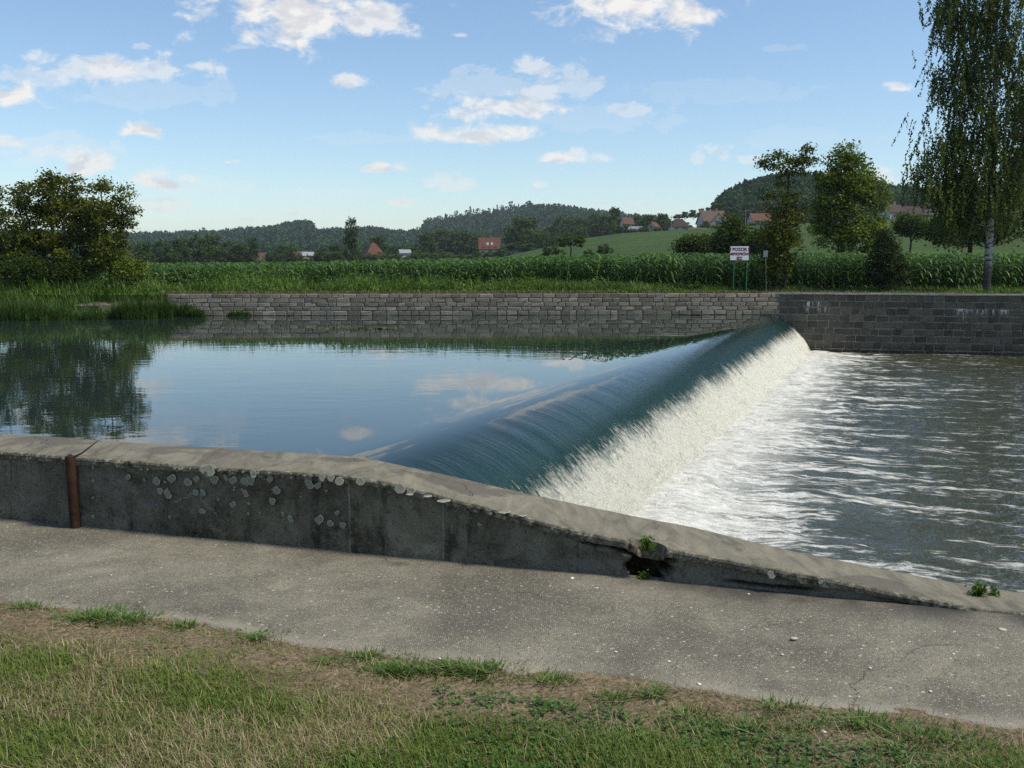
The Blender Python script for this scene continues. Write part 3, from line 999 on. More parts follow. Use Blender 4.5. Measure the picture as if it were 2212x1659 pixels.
        for q in range(2):
            a0, b0 = 1 + q * nseg, 1 + (q + 1) * nseg
            F += [(a0 + i, b0 + i, b0 + (i + 1) % nseg, a0 + (i + 1) % nseg) for i in range(nseg)]
        me = make_mesh('lichen', Vd, F, None, True)
        me.materials.append(MAT['lichen'])
        me.materials.append(MAT['lichen_rim'])
        me.materials.append(MAT['lichen_dark'])
        for i, p in enumerate(me.polygons):
            p.material_index = 0 if i < nseg else (1 if i >= 2 * nseg else 0)
        disc.append(me)
    spots = [(276, 1031, 7), (337, 1040, 9), (345, 1061, 8), (362, 1067, 11), (371, 1034, 11), (405, 1042, 10), (422, 1064, 8), (438, 1064, 7), (424, 1035, 8), (451, 1022, 10), (462, 1036, 12), (487, 1032, 6),
             (503, 1038, 10), (527, 1040, 9), (541, 1038, 11), (548, 1022, 9), (583, 1036, 8), (597, 1060, 9), (588, 1083, 9), (530, 1066, 8), (503, 1090, 8), (436, 1105, 8), (366, 1117, 4), (668, 1045, 12), (686, 1050, 9),
             (733, 1039, 10), (715, 1025, 9), (627, 1121, 8), (690, 1123, 11), (713, 1131, 8), (740, 1135, 8), (610, 1110, 5), (728, 1108, 6), (864, 1055, 12), (888, 1053, 11), (455, 1008, 13), (441, 1002, 10), (390, 1003, 7), (378, 1001, 5),
             (1665, 1240, 9), (1772, 1257, 5), (778, 1018, 10), (696, 1019, 8)]
    for _ in range(46):
        sx_ = random.choice((random.gauss(480, 140), random.uniform(60, 1250)))
        spots.append((max(200, sx_), 1010 + max(0, sx_ - 750) * .22 + random.random() ** 1.7 * 110, random.uniform(1.5, 4.5)))
    for i, (xd, yd, r) in enumerate(spots):
        Yq = 6.0
        for _ in range(8):
            p = at(xd, yd, Yq)
            Yq = float(wall_y(p[0]))
        p = (p[0], p[1], min(p[2], float(np.interp(p[0], TX, TZ)) - .018))
        lip = p[2] > np.interp(p[0], TX, TZ) - .045
        o = obj('lichen_patch', disc[i % 4], None, root)
        sc = r * .46293e-3 * Yq * .95
        o.location = (p[0], Yq - (.008 if lip else -.004) + off[1], p[2])
        o.scale = (sc, .003, sc * random.uniform(.85, 1.1))
        o.rotation_euler = (-.35 if lip else 0, 0, -.30)
    for (xd, yd, r) in [(960, 1082, 14), (1091, 1106, 13), (925, 1072, 9), (1130, 1114, 8), (885, 1068, 7)]:
        Yq = 5.8
        for _ in range(8):
            p = at(xd, yd, Yq)
            zz = float(np.interp(p[0], TX, TZ)) + .004
            d = ray(xd, yd)
            Yq = (zz - CAMZ) / d[2] * d[1]
        o = obj('lichen_patch', disc[0], None, root)
        sc = r * .46293e-3 * Yq
        o.location = (p[0], Yq + off[1], zz)
        o.scale = (sc, .005, sc)
        o.rotation_euler = (R(-90), 0, 0)
    return root


# ------------------------------------------------------------------ masonry walls across the river
def stone_meshes(mat, n, rg, chip):
    out = []
    for k in range(n):
        j = lambda s: rg.normal() * s
        V = []
        for (ins, y) in ((0, .9), (0, .0), (.09, -.10)):
            for (sx_, sz_) in ((-1, -1), (1, -1), (1, 1), (-1, 1)):
                V.append((sx_ * (.5 - ins * .6 + j(.02) * (y <= 0)), y + j(.03) * (y < 0), sz_ * (.5 - ins + j(chip) * (y <= 0))))
        F = [(8, 9, 10, 11)]
        for a, b in ((0, 4), (4, 8)):
            for i in range(4):
                F.append((a + i, a + (i + 1) % 4, b + (i + 1) % 4, b + i))
        me = make_mesh('stone', V, F)
        me.materials.append(MAT[mat])
        out.append(me)
    return out


def masonry(name, label, p0, p1, z0, z1, courses, wmin, wmax, mat, mortar, seed, joint=.02, proud=.04, batter=0.0, skip=None):
    rg = np.random.default_rng(seed)
    p0 = np.array(p0)
    p1 = np.array(p1)
    L = np.linalg.norm(p1 - p0)
    dirv = (p1 - p0) / L
    rz = math.atan2(dirv[1], dirv[0])
    root = empty(name, (p0[0], p0[1], z0), rz)
    tag(root, label, 'wall')
    me = boxmesh('mortar_core', -.05, L + .05, .0, .42, -.35, z1 - z0)
    for v in me.vertices:
        v.co.y += (v.co.z) * batter if v.co.y < .2 else 0
    obj('mortar_core', me, mortar, root)
    meshes = stone_meshes(mat, 9, rg, .05)
    hs = rg.uniform(.85, 1.15, courses)
    hs *= (z1 - z0) / hs.sum()
    z = 0
    for c in range(courses):
        x = -rg.uniform(0, wmin)
        while x < L:
            w = rg.uniform(wmin, wmax)
            xa, xb = max(0, x), min(L, x + w)
            if xb - xa > .12 and not (skip and skip(xa, z + z0, hs[c])):
                o = obj('stone', meshes[rg.integers(9)], None, root)
                o.location = ((xa + xb) / 2, -proud * .5 + (z + hs[c] / 2) * batter, z + hs[c] / 2 + rg.normal() * .006)
                o.scale = ((xb - xa) - joint * rg.uniform(.7, 1.3), .22 * rg.uniform(.8, 1.25), hs[c] - joint * rg.uniform(.7, 1.4))
                o.rotation_euler = (0, rg.normal() * .016, rg.normal() * .02)
            x += w
        z += hs[c]
    return root, L, rz


def build_masonry():
    root, L, rz = masonry('river_wall', 'pale rough stone river wall running along the still pool', (-17.6, 51.19), (14.0, 52.4), -1.06, .06, 5, .34, .80, 'pale_granite', 'tan_mortar', 3, .028, .05, .05)
    # footing course standing in the water
    root2, L2, rz2 = masonry('river_wall', 'dark squared granite wall beside the foaming water below the weir', (14.0, 52.4), (29.0, 48.84), -3.15, .02, 9, .40, .66, 'dark_granite', 'pale_mortar', 5, .042, .03)
    x = -.6
    while x < L2:
        w = random.uniform(1.3, 2.2)
        me = boxmesh('coping_slab', 0, w - .02, -.07, .40, 0, .075)
        o = obj('coping_slab', me, 'coping_slab', root2, (x, 0, 3.172 + random.uniform(-.006, .006)))
        x += w
    me = boxmesh('footing', 2.2, L2, -.28, .0, -.2, .10)
    obj('footing', me, 'dark_granite', root2)


build_far_bank()
build_terrain()
build_near_ground()
build_water()
build_parapet()
build_masonry()


# ------------------------------------------------------------------ trees
def lobe(base, xd, yd, rxd, ryd, Y, w=1.0, dy=0.0):
    c = at(xd, yd, Y + dy)
    k = .46293e-3 * Y
    return (c[0] - base[0], c[1] - base[1], c[2] - base[2], rxd * k, rxd * k * .9, ryd * k, w)


def gen_tree(rg, trunk, lobes, ncl, lpc, cr, ls, rbase, rtip=.012, strands=None, shell=2.2, flat=.35, sides=5, tint0=.5, aspect=.55):
    """trunk: points from the base upwards; clumps of leaves fill the lobes and are wired back to the trunk by limbs"""
    lb = np.array(lobes, float)
    w = lb[:, 6] * lb[:, 3] * lb[:, 5]
    idx = rg.choice(len(lb), ncl, p=w / w.sum())
    d = rg.normal(size=(ncl, 3))
    d /= np.linalg.norm(d, axis=1)[:, None]
    r = rg.uniform(.05, 1, ncl) ** (1 / shell)
    C = lb[idx, :3] + d * r[:, None] * lb[idx, 3:6]
    C[:, 2] = np.maximum(C[:, 2], .12)
    tp = []
    trunk = [np.array(t, float) for t in trunk]
    for a, b in zip(trunk[:-1], trunk[1:]):
        n = max(2, int(np.linalg.norm(b - a) / .5))
        for i in range(n):
            tp.append(a + (b - a) * i / n)
    tp.append(trunk[-1])
    P = [p for p in tp]
    par = [-1] + list(range(len(tp) - 1))
    nt0 = len(tp)
    axis = np.array(tp)
    dist = np.array([np.min(np.linalg.norm(axis - c, axis=1)) for c in C])
    clump_nodes = []
    for i in np.argsort(dist):
        c = C[i]
        A = np.array(P)
        q = np.linalg.norm(A - c, axis=1) + 1.3 * np.maximum(0, A[:, 2] - c[2] + .1 * dist[i])
        j = int(np.argmin(q))
        mid = A[j] * .5 + c * .5 + rg.normal(size=3) * .07 * np.linalg.norm(c - A[j])
        mid[2] += .06 * np.linalg.norm(c - A[j])
        P.append(mid)
        par.append(j)
        P.append(c)
        par.append(len(P) - 2)
        clump_nodes.append(i)
    P = np.array(P)
    par = np.array(par)
    cnt = np.zeros(len(P))
    for i in range(len(P) - 1, -1, -1):
        cnt[i] = max(cnt[i], 1)
        if par[i] >= 0:
            cnt[par[i]] += cnt[i]
    rad = rtip * cnt ** .5
    rad *= min(1, rbase / rad[0])
    rad[:nt0] = np.maximum(rad[:nt0], rbase * (1 - np.linspace(0, .93, nt0)) ** 1.0)
    e = np.arange(1, len(P))
    ra = rad[par[e]].copy()
    br = e >= nt0
    ra[br] = np.minimum(ra[br], rad[e][br] * 1.25)
    TV, TF = tubes(P[par[e]], P[e], ra, rad[e], sides)
    tints = np.clip(tint0 + rg.normal(size=ncl) * .2, 0, 1)
    if strands is None:
        n = ncl * lpc
        ci = np.repeat(np.arange(ncl), lpc)
        off = rg.normal(size=(n, 3)) * cr * np.array([1, 1, .62])
        Lp = C[ci] + off
        LV, LF = leaf_quads(Lp, ls * rg.uniform(.6, 1.35, n), rg, flat, aspect)
        t = np.clip(tints[ci] + rg.normal(size=n) * .22, 0, 1)
    else:
        ns, lmin, lmax, step = strands
        pts, tt = [], []
        segA, segB = [], []
        for i in range(ncl):
            for _ in range(ns):
                p = C[i] + rg.normal(size=3) * cr
                Ls = rg.uniform(lmin, lmax)
                m = max(3, int(Ls / step))
                z = np.linspace(0, Ls, m)
                sway = rg.normal(size=2) * .22
                q = np.stack([p[0] + sway[0] * z + rg.normal(size=m) * .035, p[1] + sway[1] * z + rg.normal(size=m) * .035, p[2] - z], -1)
                q = q[q[:, 2] > .4]
                if len(q):
                    pts.append(q)
                    tt.append(np.full(len(q), tints[i]))
        Lp = np.concatenate(pts)
        n = len(Lp)
        LV, LF = leaf_quads(Lp, ls * rg.uniform(.6, 1.3, n), rg, .1, aspect, .8)
        t = np.clip(np.concatenate(tt) + rg.normal(size=n) * .22, 0, 1)
    return (TV, TF), (LV, LF), np.repeat(t, 4)


def add_tree(name, label, cat, base, T, leafm, barkm='bark', group=None, extra=None):
    (TV, TF), (LV, LF), t = T
    root = empty(name, base)
    tag(root, label, cat, group)
    obj('trunk', make_mesh('trunk', TV, TF, None, True), barkm, root)
    obj('crown', make_mesh('crown', LV, LF, {'tint': t}), leafm, root)
    return root


def ground(x, y):
    if y < 100:
        return float(bank_z(np.array(x)))
    return float(terrain_z(np.array(float(x)), np.array(float(y))))


def near_trees():
    rg = np.random.default_rng(42)
    # big bushy tree on the left bank
    Y = 57.0
    b = at(128, 622, Y)
    b = (b[0], Y, -.45)
    lb = [lobe(b, *q) for q in ((70, 440, 58, 45, Y, 1), (140, 415, 55, 42, Y, 1), (112, 385, 24, 22, Y, 1), (120, 490, 100, 60, Y, 1, .5), (205, 475, 55, 55, Y, .8), (50, 540, 80, 55, Y, 1), (180, 550, 85, 50, Y, 1), (20, 430, 30, 30, Y, .5))]
    T = gen_tree(rg, [(0, 0, 0), (.1, 0, 1.5), (-.2, .1, 3.2), (-.3, 0, 5.5)], lb, 260, 100, .25, .18, .22, .016, shell=2.4, tint0=.45)
    add_tree('broadleaf_tree', 'wide dark bushy tree on the grassy bank left of the pool', 'tree', b, T, 'leaf_olive')
    b = at(238, 622, 55.5)
    b = (b[0], 55.5, -.45)
    lb = [lobe(b, *q) for q in ((222, 400, 16, 22, 55.5, 1), (255, 425, 30, 26, 55.5, .8), (285, 465, 18, 22, 55.5, .7), (240, 480, 38, 50, 55.5, .8), (238, 545, 40, 40, 55.5, 1))]
    T = gen_tree(rg, [(0, 0, 0), (.05, 0, 2), (-.15, 0, 4), (-.25, 0, 5.9)], lb, 120, 55, .20, .16, .10, .012, shell=2.0, tint0=.55)
    add_tree('broadleaf_tree', 'slender loose tree with airy drooping twigs beside the wide bushy tree', 'tree', b, T, 'leaf_olive')
    b = at(-45, 622, 60)
    b = (b[0], 60.0, -.45)
    lb = [lobe(b, *q) for q in ((-30, 470, 38, 50, 60, 1), (-40, 540, 60, 60, 60, 1), (-60, 430, 50, 40, 60, 1), (-10, 415, 16, 14, 60, .6))]
    T = gen_tree(rg, [(0, 0, 0), (.1, 0, 2), (0, 0, 5.5)], lb, 110, 90, .30, .18, .16, .014, tint0=.4)
    add_tree('broadleaf_tree', 'dark tree cut by the photograph edge behind the wide bushy tree', 'tree', b, T, 'leaf_dark')
    for i, (xd, yd, rx, ry, Y, lab) in enumerate(((45, 585, 52, 40, 54.5, 'dark low bush under the left side of the wide bushy tree'), (150, 592, 50, 36, 55.3, 'dark low bush at the foot of the wide bushy tree'), (282, 588, 26, 28, 54.6, 'small light green shrub between the slender tree and the maize'))):
        b = at(xd, 625, Y)
        b = (b[0], Y, -.5)
        T = gen_tree(rg, [(0, 0, 0), (0, 0, .5), (.05, 0, 1.0)], [lobe(b, xd, yd, rx, ry, Y)], 60, 60, .25, .16, .05, .008, tint0=.35 if i < 2 else .6)
        add_tree('bush', lab, 'bush', b, T, 'leaf_dark' if i < 2 else 'leaf_alder')
    # sparse tree with berries beside the warning sign
    Y = 55.0
    b = at(1694, 628, Y)
    b = (b[0], Y, .0)
    lb = [lobe(b, *q) for q in ((1655, 345, 22, 18, Y, .5), (1690, 352, 26, 26, Y, .6), (1735, 345, 26, 30, Y, .6), (1760, 370, 16, 16, Y, .4), (1642, 334, 10, 8, Y, .4), (1692, 430, 46, 48, Y, .35), (1715, 470, 34, 45, Y, .45), (1686, 520, 46, 50, Y, 1.0), (1676, 570, 42, 38, Y, .9), (1660, 450, 26, 36, Y, .35))]
    T = gen_tree(rg, [(0, 0, 0), (.05, 0, 2.5), (-.05, 0, 4.5), (.05, 0, 6.3)], lb, 190, 50, .20, .17, .13, .013, shell=2.0, tint0=.38)
    r = add_tree('rowan_tree', 'sparse tree with bare upper twigs and orange berries right of the warning sign', 'tree', b, T, 'leaf_olive')
    n = 260
    q = np.array(lb)[rg.choice([5, 6, 7, 9], n)]
    d = rg.normal(size=(n, 3)) * .42
    bp = q[:, :3] + d * q[:, 3:6]
    BV, BF = leaf_quads(bp, .09, rg, 0, 1.0)
    bo = obj('berries', make_mesh('berries', BV, BF, {'tint': np.repeat(rg.uniform(0, 1, n), 4)}), 'berry', r)
    tag(bo, kind='stuff')
    # taller round-topped alder behind
    Y = 74.0
    b = at(1815, 600, Y)
    b = (b[0], Y, -.1)
    lb = [lobe(b, *q) for q in ((1822, 345, 34, 32, Y, 1), (1800, 385, 36, 34, Y, .9), (1852, 385, 42, 44, Y, .9), (1825, 425, 64, 55, Y, .7), (1882, 420, 36, 30, Y, .8), (1795, 470, 52, 60, Y, .8), (1845, 505, 66, 45, Y, .9), (1892, 480, 30, 45, Y, .8))]
    T = gen_tree(rg, [(0, 0, 0), (.1, 0, 3.4), (.2, 0, 6.5), (.25, 0, 9.6)], lb, 250, 66, .34, .24, .22, .018, shell=1.8, tint0=.6)
    add_tree('alder_tree', 'tall round-topped green tree with a dark straight trunk behind the berry tree', 'tree', b, T, 'leaf_alder')
    # cone-shaped dark bush on the bank
    Y = 53.6
    b = at(1915, 630, Y)
    b = (b[0], Y, .02)
    lb = [lobe(b, *q) for q in ((1915, 590, 46, 34, Y, 1), (1914, 555, 38, 34, Y, 1), (1912, 522, 22, 24, Y, 1))]
    T = gen_tree(rg, [(0, 0, 0), (0, 0, 1.2), (0, 0, 2.8)], lb, 190, 75, .16, .11, .07, .008, shell=2.4, tint0=.45)
    add_tree('bush', 'dense dark cone-shaped bush standing alone on top of the dark stone wall', 'bush', b, T, 'leaf_blackish')
    # weeping birch
    Y = 54.0
    b = at(2130, 634, Y)
    b = (b[0], Y, .02)
    L4 = lambda *q: lobe(b, *q)
    lb = [L4(2060, 60, 42, 60, Y, 1), L4(2110, 10, 50, 80, Y, 1), L4(2160, 90, 50, 90, Y, 1), L4(2050, 170, 45, 70, Y, .9), L4(2110, 190, 50, 90, Y, .9), L4(2180, 240, 60, 90, Y, .9), L4(2060, 300, 55, 60, Y, 1), L4(2120, 330, 50, 70, Y, 1),
          L4(1992, 360, 36, 30, Y, 1.2), L4(2040, 390, 56, 46, Y, 1.4), L4(2110, 420, 56, 46, Y, 1.3), L4(2060, 460, 50, 26, Y, 1.2), L4(2160, 450, 50, 36, Y, 1.0), L4(2180, 380, 50, 60, Y, 1), L4(2010, 265, 18, 14, Y, .5), L4(2250, 180, 50, 160, Y, .6), L4(2100, -120, 60, 80, Y, .8), L4(2040, -10, 40, 50, Y, .9), L4(2180, -40, 60, 70, Y, .9)]
    T = gen_tree(rg, [(0, 0, 0), (.05, 0, 3), (-.05, 0, 7), (-.2, 0, 12), (-.35, 0, 18.5)], lb, 380, 1, .36, .16, .23, .012, strands=(9, .35, 1.7, .055), shell=2.0, tint0=.45, aspect=.62)
    add_tree('birch_tree', 'tall weeping birch with white trunk and hanging twigs on the dark stone wall', 'tree', b, T, 'leaf_birch', 'birch_bark')
    # trees behind the birch
    Y = 82.0
    for xd, lob, lab in ((2235, ((2225, 250, 50, 90, Y, 1), (2240, 380, 70, 80, Y, 1), (2200, 430, 60, 50, Y, 1), (2260, 480, 70, 50, Y, 1)), 'broad dark tree half hidden behind the weeping birch'),
                         (2090, ((2090, 465, 50, 34, Y, 1), (2060, 500, 44, 30, Y, 1), (2130, 490, 44, 34, Y, 1)), 'low dark tree under the hanging twigs of the birch')):
        b = at(xd, 600, Y)
        b = (b[0], Y, -.1)
        T = gen_tree(rg, [(0, 0, 0), (.1, 0, 3), (0, 0, 6)], [lobe(b, *q) for q in lob], 200, 80, .5, .28, .25, .02, tint0=.4)
        add_tree('broadleaf_tree', lab, 'tree', b, T, 'leaf_dark')
    # bushes standing in the maize behind the sign
    for xd, lob, Y, lab in ((1500, ((1492, 532, 24, 18), (1515, 530, 22, 20)), 105, 'round dark bush in the maize left of the warning sign'),
                            (1580, ((1580, 505, 30, 36), (1560, 530, 30, 24), (1605, 530, 36, 30)), 98, 'tall dark bush rising behind the warning sign'),
                            (1650, ((1640, 545, 40, 34), (1655, 515, 26, 30)), 92, 'leafy bush between the warning sign and the berry tree'),
                            (1965, ((1960, 485, 24, 22), (1985, 490, 24, 20)), 120, 'rounded bush on the grassy slope left of the birch')):
        p = at(xd, 560, Y)
        z = ground(p[0], Y)
        b = (p[0], Y, z)
        T = gen_tree(rg, [(0, 0, 0), (0, 0, 1), (0, 0, 2)], [lobe(b, *q, Y) for q in lob], 110, 70, .5, .30, .12, .015, tint0=.42)
        add_tree('bush', lab, 'bush', b, T, 'leaf_dark')


# ------------------------------------------------------------------ maize, weeds and reeds on the far bank
def corn_template(rg):
    parts = []
    H = 1.75
    TV, TF = tubes([(0, 0, 0)], [(0, 0, H * .95)], [.014], [.008], 3)
    parts.append((TV, TF))
    az0 = rg.uniform(0, np.pi)
    for k in range(10):
        z0 = .25 + k * .165
        az = az0 + (k % 2) * np.pi + rg.normal() * .25
        L = rg.uniform(.55, .85) * (1 - .25 * abs(k - 5) / 5)
        w = .115
        t = np.linspace(0, 1, 5)
        hx = L * (t - .12 * t * t)
        hz = L * (.75 * t - (.75 + rg.uniform(.1, .45)) * t * t)
        dirv = np.array([np.cos(az), np.sin(az), 0])
        sd = np.array([-np.sin(az), np.cos(az), 0.25])
        c = np.array([0, 0, z0])[None] + dirv[None] * hx[:, None] + np.array([0, 0, 1])[None] * hz[:, None]
        wd = w * np.array([.5, 1, .9, .55, .06]) * .5
        V = np.stack([c - sd * wd[:, None], c + sd * wd[:, None]], 1).reshape(-1, 3)
        F = np.array([[2 * i, 2 * i + 1, 2 * i + 3, 2 * i + 2] for i in range(4)])
        parts.append((V, F))
    return joinVF(parts)


def scatter(template_list, P, rot, sc, rg, tint0=.5, tvar=.2):
    Vs, Fs, Ts, o = [], [], [], 0
    which = rg.integers(len(template_list), size=len(P))
    for k, (V, F) in enumerate(template_list):
        i = np.where(which == k)[0]
        if not len(i):
            continue
        c, s = np.cos(rot[i]), np.sin(rot[i])
        x = V[None, :, 0] * c[:, None] - V[None, :, 1] * s[:, None]
        y = V[None, :, 0] * s[:, None] + V[None, :, 1] * c[:, None]
        z = np.broadcast_to(V[None, :, 2], x.shape)
        W_ = np.stack([x, y, z], -1) * sc[i][:, None, None] + P[i][:, None, :]
        nv = len(V)
        Vs.append(W_.reshape(-1, 3))
        Fs.append((np.arange(len(i))[:, None, None] * nv + F[None] + o).reshape(-1, F.shape[1]))
        tt = np.clip(tint0 + rg.normal(size=(len(i), 1)) * tvar, 0, 1)
        nq = nv // 2
        lt = np.repeat(rg.normal(size=(len(i), nq + 1)) * .2, 2, axis=1)[:, :nv]
        Ts.append(np.clip(tt + lt, 0, 1).reshape(-1))
        o += len(i) * nv
    return np.concatenate(Vs), np.concatenate(Fs), np.concatenate(Ts)


def maize_front(x):
    return np.interp(x, [-40, -22, -10, 0, 6, 14, 40], [66, 64, 63, 61, 58.5, 57.5, 57])


def vegetation():
    rg = np.random.default_rng(77)
    temps = [corn_template(rg) for _ in range(7)]
    P = []
    for row in range(40):
        step = .20 if row < 10 else .42
        x = np.arange(-38, 40, step)
        x = x + rg.normal(size=len(x)) * .05
        gap = .75 * row if row < 12 else .75 * 12 + (row - 12) * 1.5
        y = maize_front(x) + gap + rg.normal(size=len(x)) * .07
        k = (y < 99) & (x / y > -.62) & (x / y < .62)
        if row > 9:
            k &= (x / y < .1)
        P.append(np.stack([x[k], y[k], bank_z(x[k]) - .06], -1))
    P = np.concatenate(P)
    n = len(P)
    hs = np.interp(P[:, 0], [-40, -15, 5, 20, 40], [1.02, 1.0, 1.10, 1.13, 1.1])
    V, F, t = scatter(temps, P, rg.uniform(0, 6.28, n), hs * rg.uniform(.86, 1.1, n) * (1 + .08 * (fbm(P[:, 0] * .3, P[:, 1] * .3, 3, 5) - .5)), rg)
    tag(obj('maize_field', make_mesh('maize_field', V, F, {'tint': t}), 'corn_leaf'), 'dense green maize standing in rows on the far bank', 'maize', kind='stuff')
    # tall weeds between wall and maize
    n = 60000
    x = rg.uniform(-32, 34, n)
    f0 = far_wall_y(x) + .9
    y = f0 + rg.uniform(0, 1, n) ** 1.2 * np.maximum(maize_front(x) + .8 - f0, .5)
    dens = fbm(x * .45, y * .6, 4, 15)
    keep = rg.uniform(0, 1, n) < ss(dens, .25, .55)
    x, y, dens = x[keep], y[keep], dens[keep]
    n = len(x)
    lush = np.interp(x, [-32, -16, -2, 3, 12, 34], [1.0, 1.0, 1.0, .7, .38, .32]) * ss(y - far_wall_y(x), .5, 3.0)
    hgt = (.14 + 1.0 * lush * ss(dens, .3, .7)) * rg.uniform(.5, 1.1, n)
    P = np.stack([x, y, bank_z(x) * ss(y, 55, 66) - .02], -1)
    V, F = blades(P, hgt, rg.uniform(.03, .07, n), rg.uniform(0, 6.28, n), rg.uniform(0, .5, n), rg.uniform(.1, .6, n))
    t = np.repeat(np.clip(.5 + (fbm(x * .6, y * .6, 3, 19) - .5) * 1.6 + rg.normal(size=n) * .2, 0, 1), 6)
    tag(obj('bank_weeds', make_mesh('bank_weeds', V, F, {'tint': t}), 'weed'), 'lush green weeds between the stone wall and the maize', 'weeds', kind='stuff')
    # broad-leaved weeds in mounds
    n = 34000
    x = rg.uniform(-22, 14, n)
    f0 = far_wall_y(x) + 1.2
    y = f0 + rg.uniform(0, 1, n) * np.maximum(maize_front(x) + .4 - f0, .5)
    md = fbm(x * .35 + 5, y * .5, 3, 16)
    lus = np.interp(x, [-22, -2, 5, 14], [1, 1, .6, .25]) * ss(y - far_wall_y(x), .8, 3.0)
    k = rg.uniform(0, 1, n) < ss(md, .40, .6)
    z = rg.uniform(0, 1, n) * (.15 + 1.15 * lus * ss(md, .40, .7))
    P = np.stack([x, y, z], -1)[k]
    V, F = leaf_quads(P, rg.uniform(.08, .22, len(P)), rg, .45, .5)
    t = np.repeat(np.clip(.45 + (fbm(P[:, 0] * .5, P[:, 1] * .5, 3, 18) - .5) * 1.8 + rg.normal(size=len(P)) * .2, 0, 1), 4)
    tag(obj('leafy_weeds', make_mesh('leafy_weeds', V, F, {'tint': t}), 'weed'), 'mounds of broad-leaved green weeds in front of the maize', 'weeds', kind='stuff')
    # dry grass fringe on the wall head
    n = 14000
    x = rg.uniform(-18, 30, n)
    x = x[(fbm(x * .8, x * 0, 3, 44) > .42) | (x < 2)]
    n = len(x)
    y = far_wall_y(x) + .16 + np.abs(rg.normal(size=n)) * .45
    P = np.stack([x, y, np.where(y < far_wall_y(x) + .3, .06, .02)], -1)
    V, F = blades(P, rg.uniform(.06, .24, n), rg.uniform(.015, .04, n), rg.uniform(0, 6.28, n), rg.uniform(0, .7, n), rg.uniform(0, .5, n))
    tag(obj('dry_grass', make_mesh('dry_grass', V, F, {'tint': np.repeat(rg.uniform(0, 1, n), 6)}), 'weed_dry'), 'dry straw-coloured grass fringe along the head of the stone walls', 'grass', kind='stuff')
    # grassy slope left of the wall end
    n = 52000
    x = rg.uniform(-36, -15.5, n)
    y = rg.uniform(46.6, 60, n)
    k = rg.uniform(0, 1, n) < ss(fbm(x * .5, y * .5, 3, 25), .28, .5)
    k &= ~((x > -21.8) & (x < -16.5) & (y > 49.6) & (y < 52.4) & (fbm(x * .8, y * .8, 3, 27) > .38))
    x, y = x[k], y[k]
    n = len(x)
    z = -1.35 + (bank_z(x) + 1.35) * ss(y, 46.3, 53.5)
    k = (z > -1.2) & ((x < -17.2) | (y > 53))
    P = np.stack([x, y, z - .03], -1)[k]
    n = len(P)
    h = rg.uniform(.2, .75, n) * (.5 + fbm(P[:, 0] * .7, P[:, 1] * .7, 3, 29))
    V, F = blades(P, h, rg.uniform(.02, .05, n), rg.uniform(0, 6.28, n), rg.uniform(0, .45, n), rg.uniform(.1, .6, n))
    t = np.repeat(np.clip(.28 + (fbm(P[:, 0] * .5, P[:, 1] * .5, 3, 30) - .5) * 1.5 + rg.normal(size=n) * .2, 0, 1), 6)
    tag(obj('bank_grass', make_mesh('bank_grass', V, F, {'tint': t}), 'weed'), 'long green grass covering the sloping left bank', 'grass', kind='stuff')
    # reed clumps standing at the water's edge
    for i, (xd, w, hd, Y, nb, lab) in enumerate(((40, 80, 62, 47.4, 900, 'broad mound of reeds at the water edge below the wide bushy tree'), (120, 50, 42, 47.6, 500, 'low round reed clump beside the broad mound of reeds'),
                                                 (200, 32, 34, 47.8, 300, 'short dense reed clump in front of the stony bank'), (290, 48, 66, 48.3, 800, 'tall reed clump in front of the end of the pale wall'), (350, 26, 62, 49.0, 420, 'narrow upright reed clump next to the tall reeds'),
                                                 (392, 30, 46, 50.4, 420, 'leafy reed clump growing over the end of the pale wall'), (425, 22, 30, 50.0, 260, 'small reed tuft in the water against the pale wall'), (515, 28, 20, 51.0, 260, 'low weedy tuft at the foot of the pale wall'))):
        p = at(xd, 690, Y)
        k = .46293e-3 * Y
        n = nb
        th = rg.uniform(0, 6.28, n)
        r = np.sqrt(rg.uniform(0, 1, n)) * w * k
        px, py = np.cos(th) * r, np.sin(th) * r * (.45 if i < 5 else .15)
        H = hd * k * rg.uniform(.55, 1.05, n) * (1 - .45 * (r / (w * k)) ** 2)
        V, F = blades(np.stack([px, py, np.zeros(n)], -1), H, rg.uniform(.02, .05, n), th + rg.normal(size=n) * .8, rg.uniform(0, .35, n), rg.uniform(0, .5, n))
        o = obj('reed_clump', make_mesh('reed_clump', V, F, {'tint': np.repeat(np.clip(rg.normal(size=n) * .25 + .45, 0, 1), 6)}), 'reed', None, (p[0], Y, POOL - .05))
        tag(o, lab, 'reeds', 'reed clumps along the water edge')
    # pale stones and trodden mud on the bank
    for (xd, yd, s) in ((180, 655, .55), (205, 650, .45), (165, 662, .4), (235, 645, .5), (300, 655, .45), (222, 660, .35)):
        p = at(xd, yd, 50.6)
        V, F = boxv(-.5, .5, -.35, .35, -.2, .16)
        V = np.array(V) + rg.normal(size=(8, 3)) * .08
        o = obj('bank_stone', make_mesh('bank_stone', V * s * 1.6, F), 'pale_granite', None, (p[0], 50.6, -1.35 + .9 * float(ss(np.array(50.6), 46.3, 53.5)) + .12))
        tag(o, 'pale flat stone lying on the bare muddy bank behind the reeds', 'stone', 'stones on the muddy bank')
    # floating algae
    p = at(765, 712, 41.5)
    n = 160
    th = rg.uniform(0, 6.28, n)
    r = np.sqrt(rg.uniform(0, 1, n))
    q = np.stack([np.cos(th) * r * 1.9, np.sin(th) * r * .8, rg.uniform(.002, .015, n)], -1)
    V, F = leaf_quads(q, rg.uniform(.08, .25, n), rg, .97, .8)
    o = obj('algae_mat', make_mesh('algae_mat', V, F), 'algae', None, (p[0], 41.5, POOL + .012))
    tag(o, 'small yellow-green mat of algae floating on the pool', 'algae', kind='stuff')


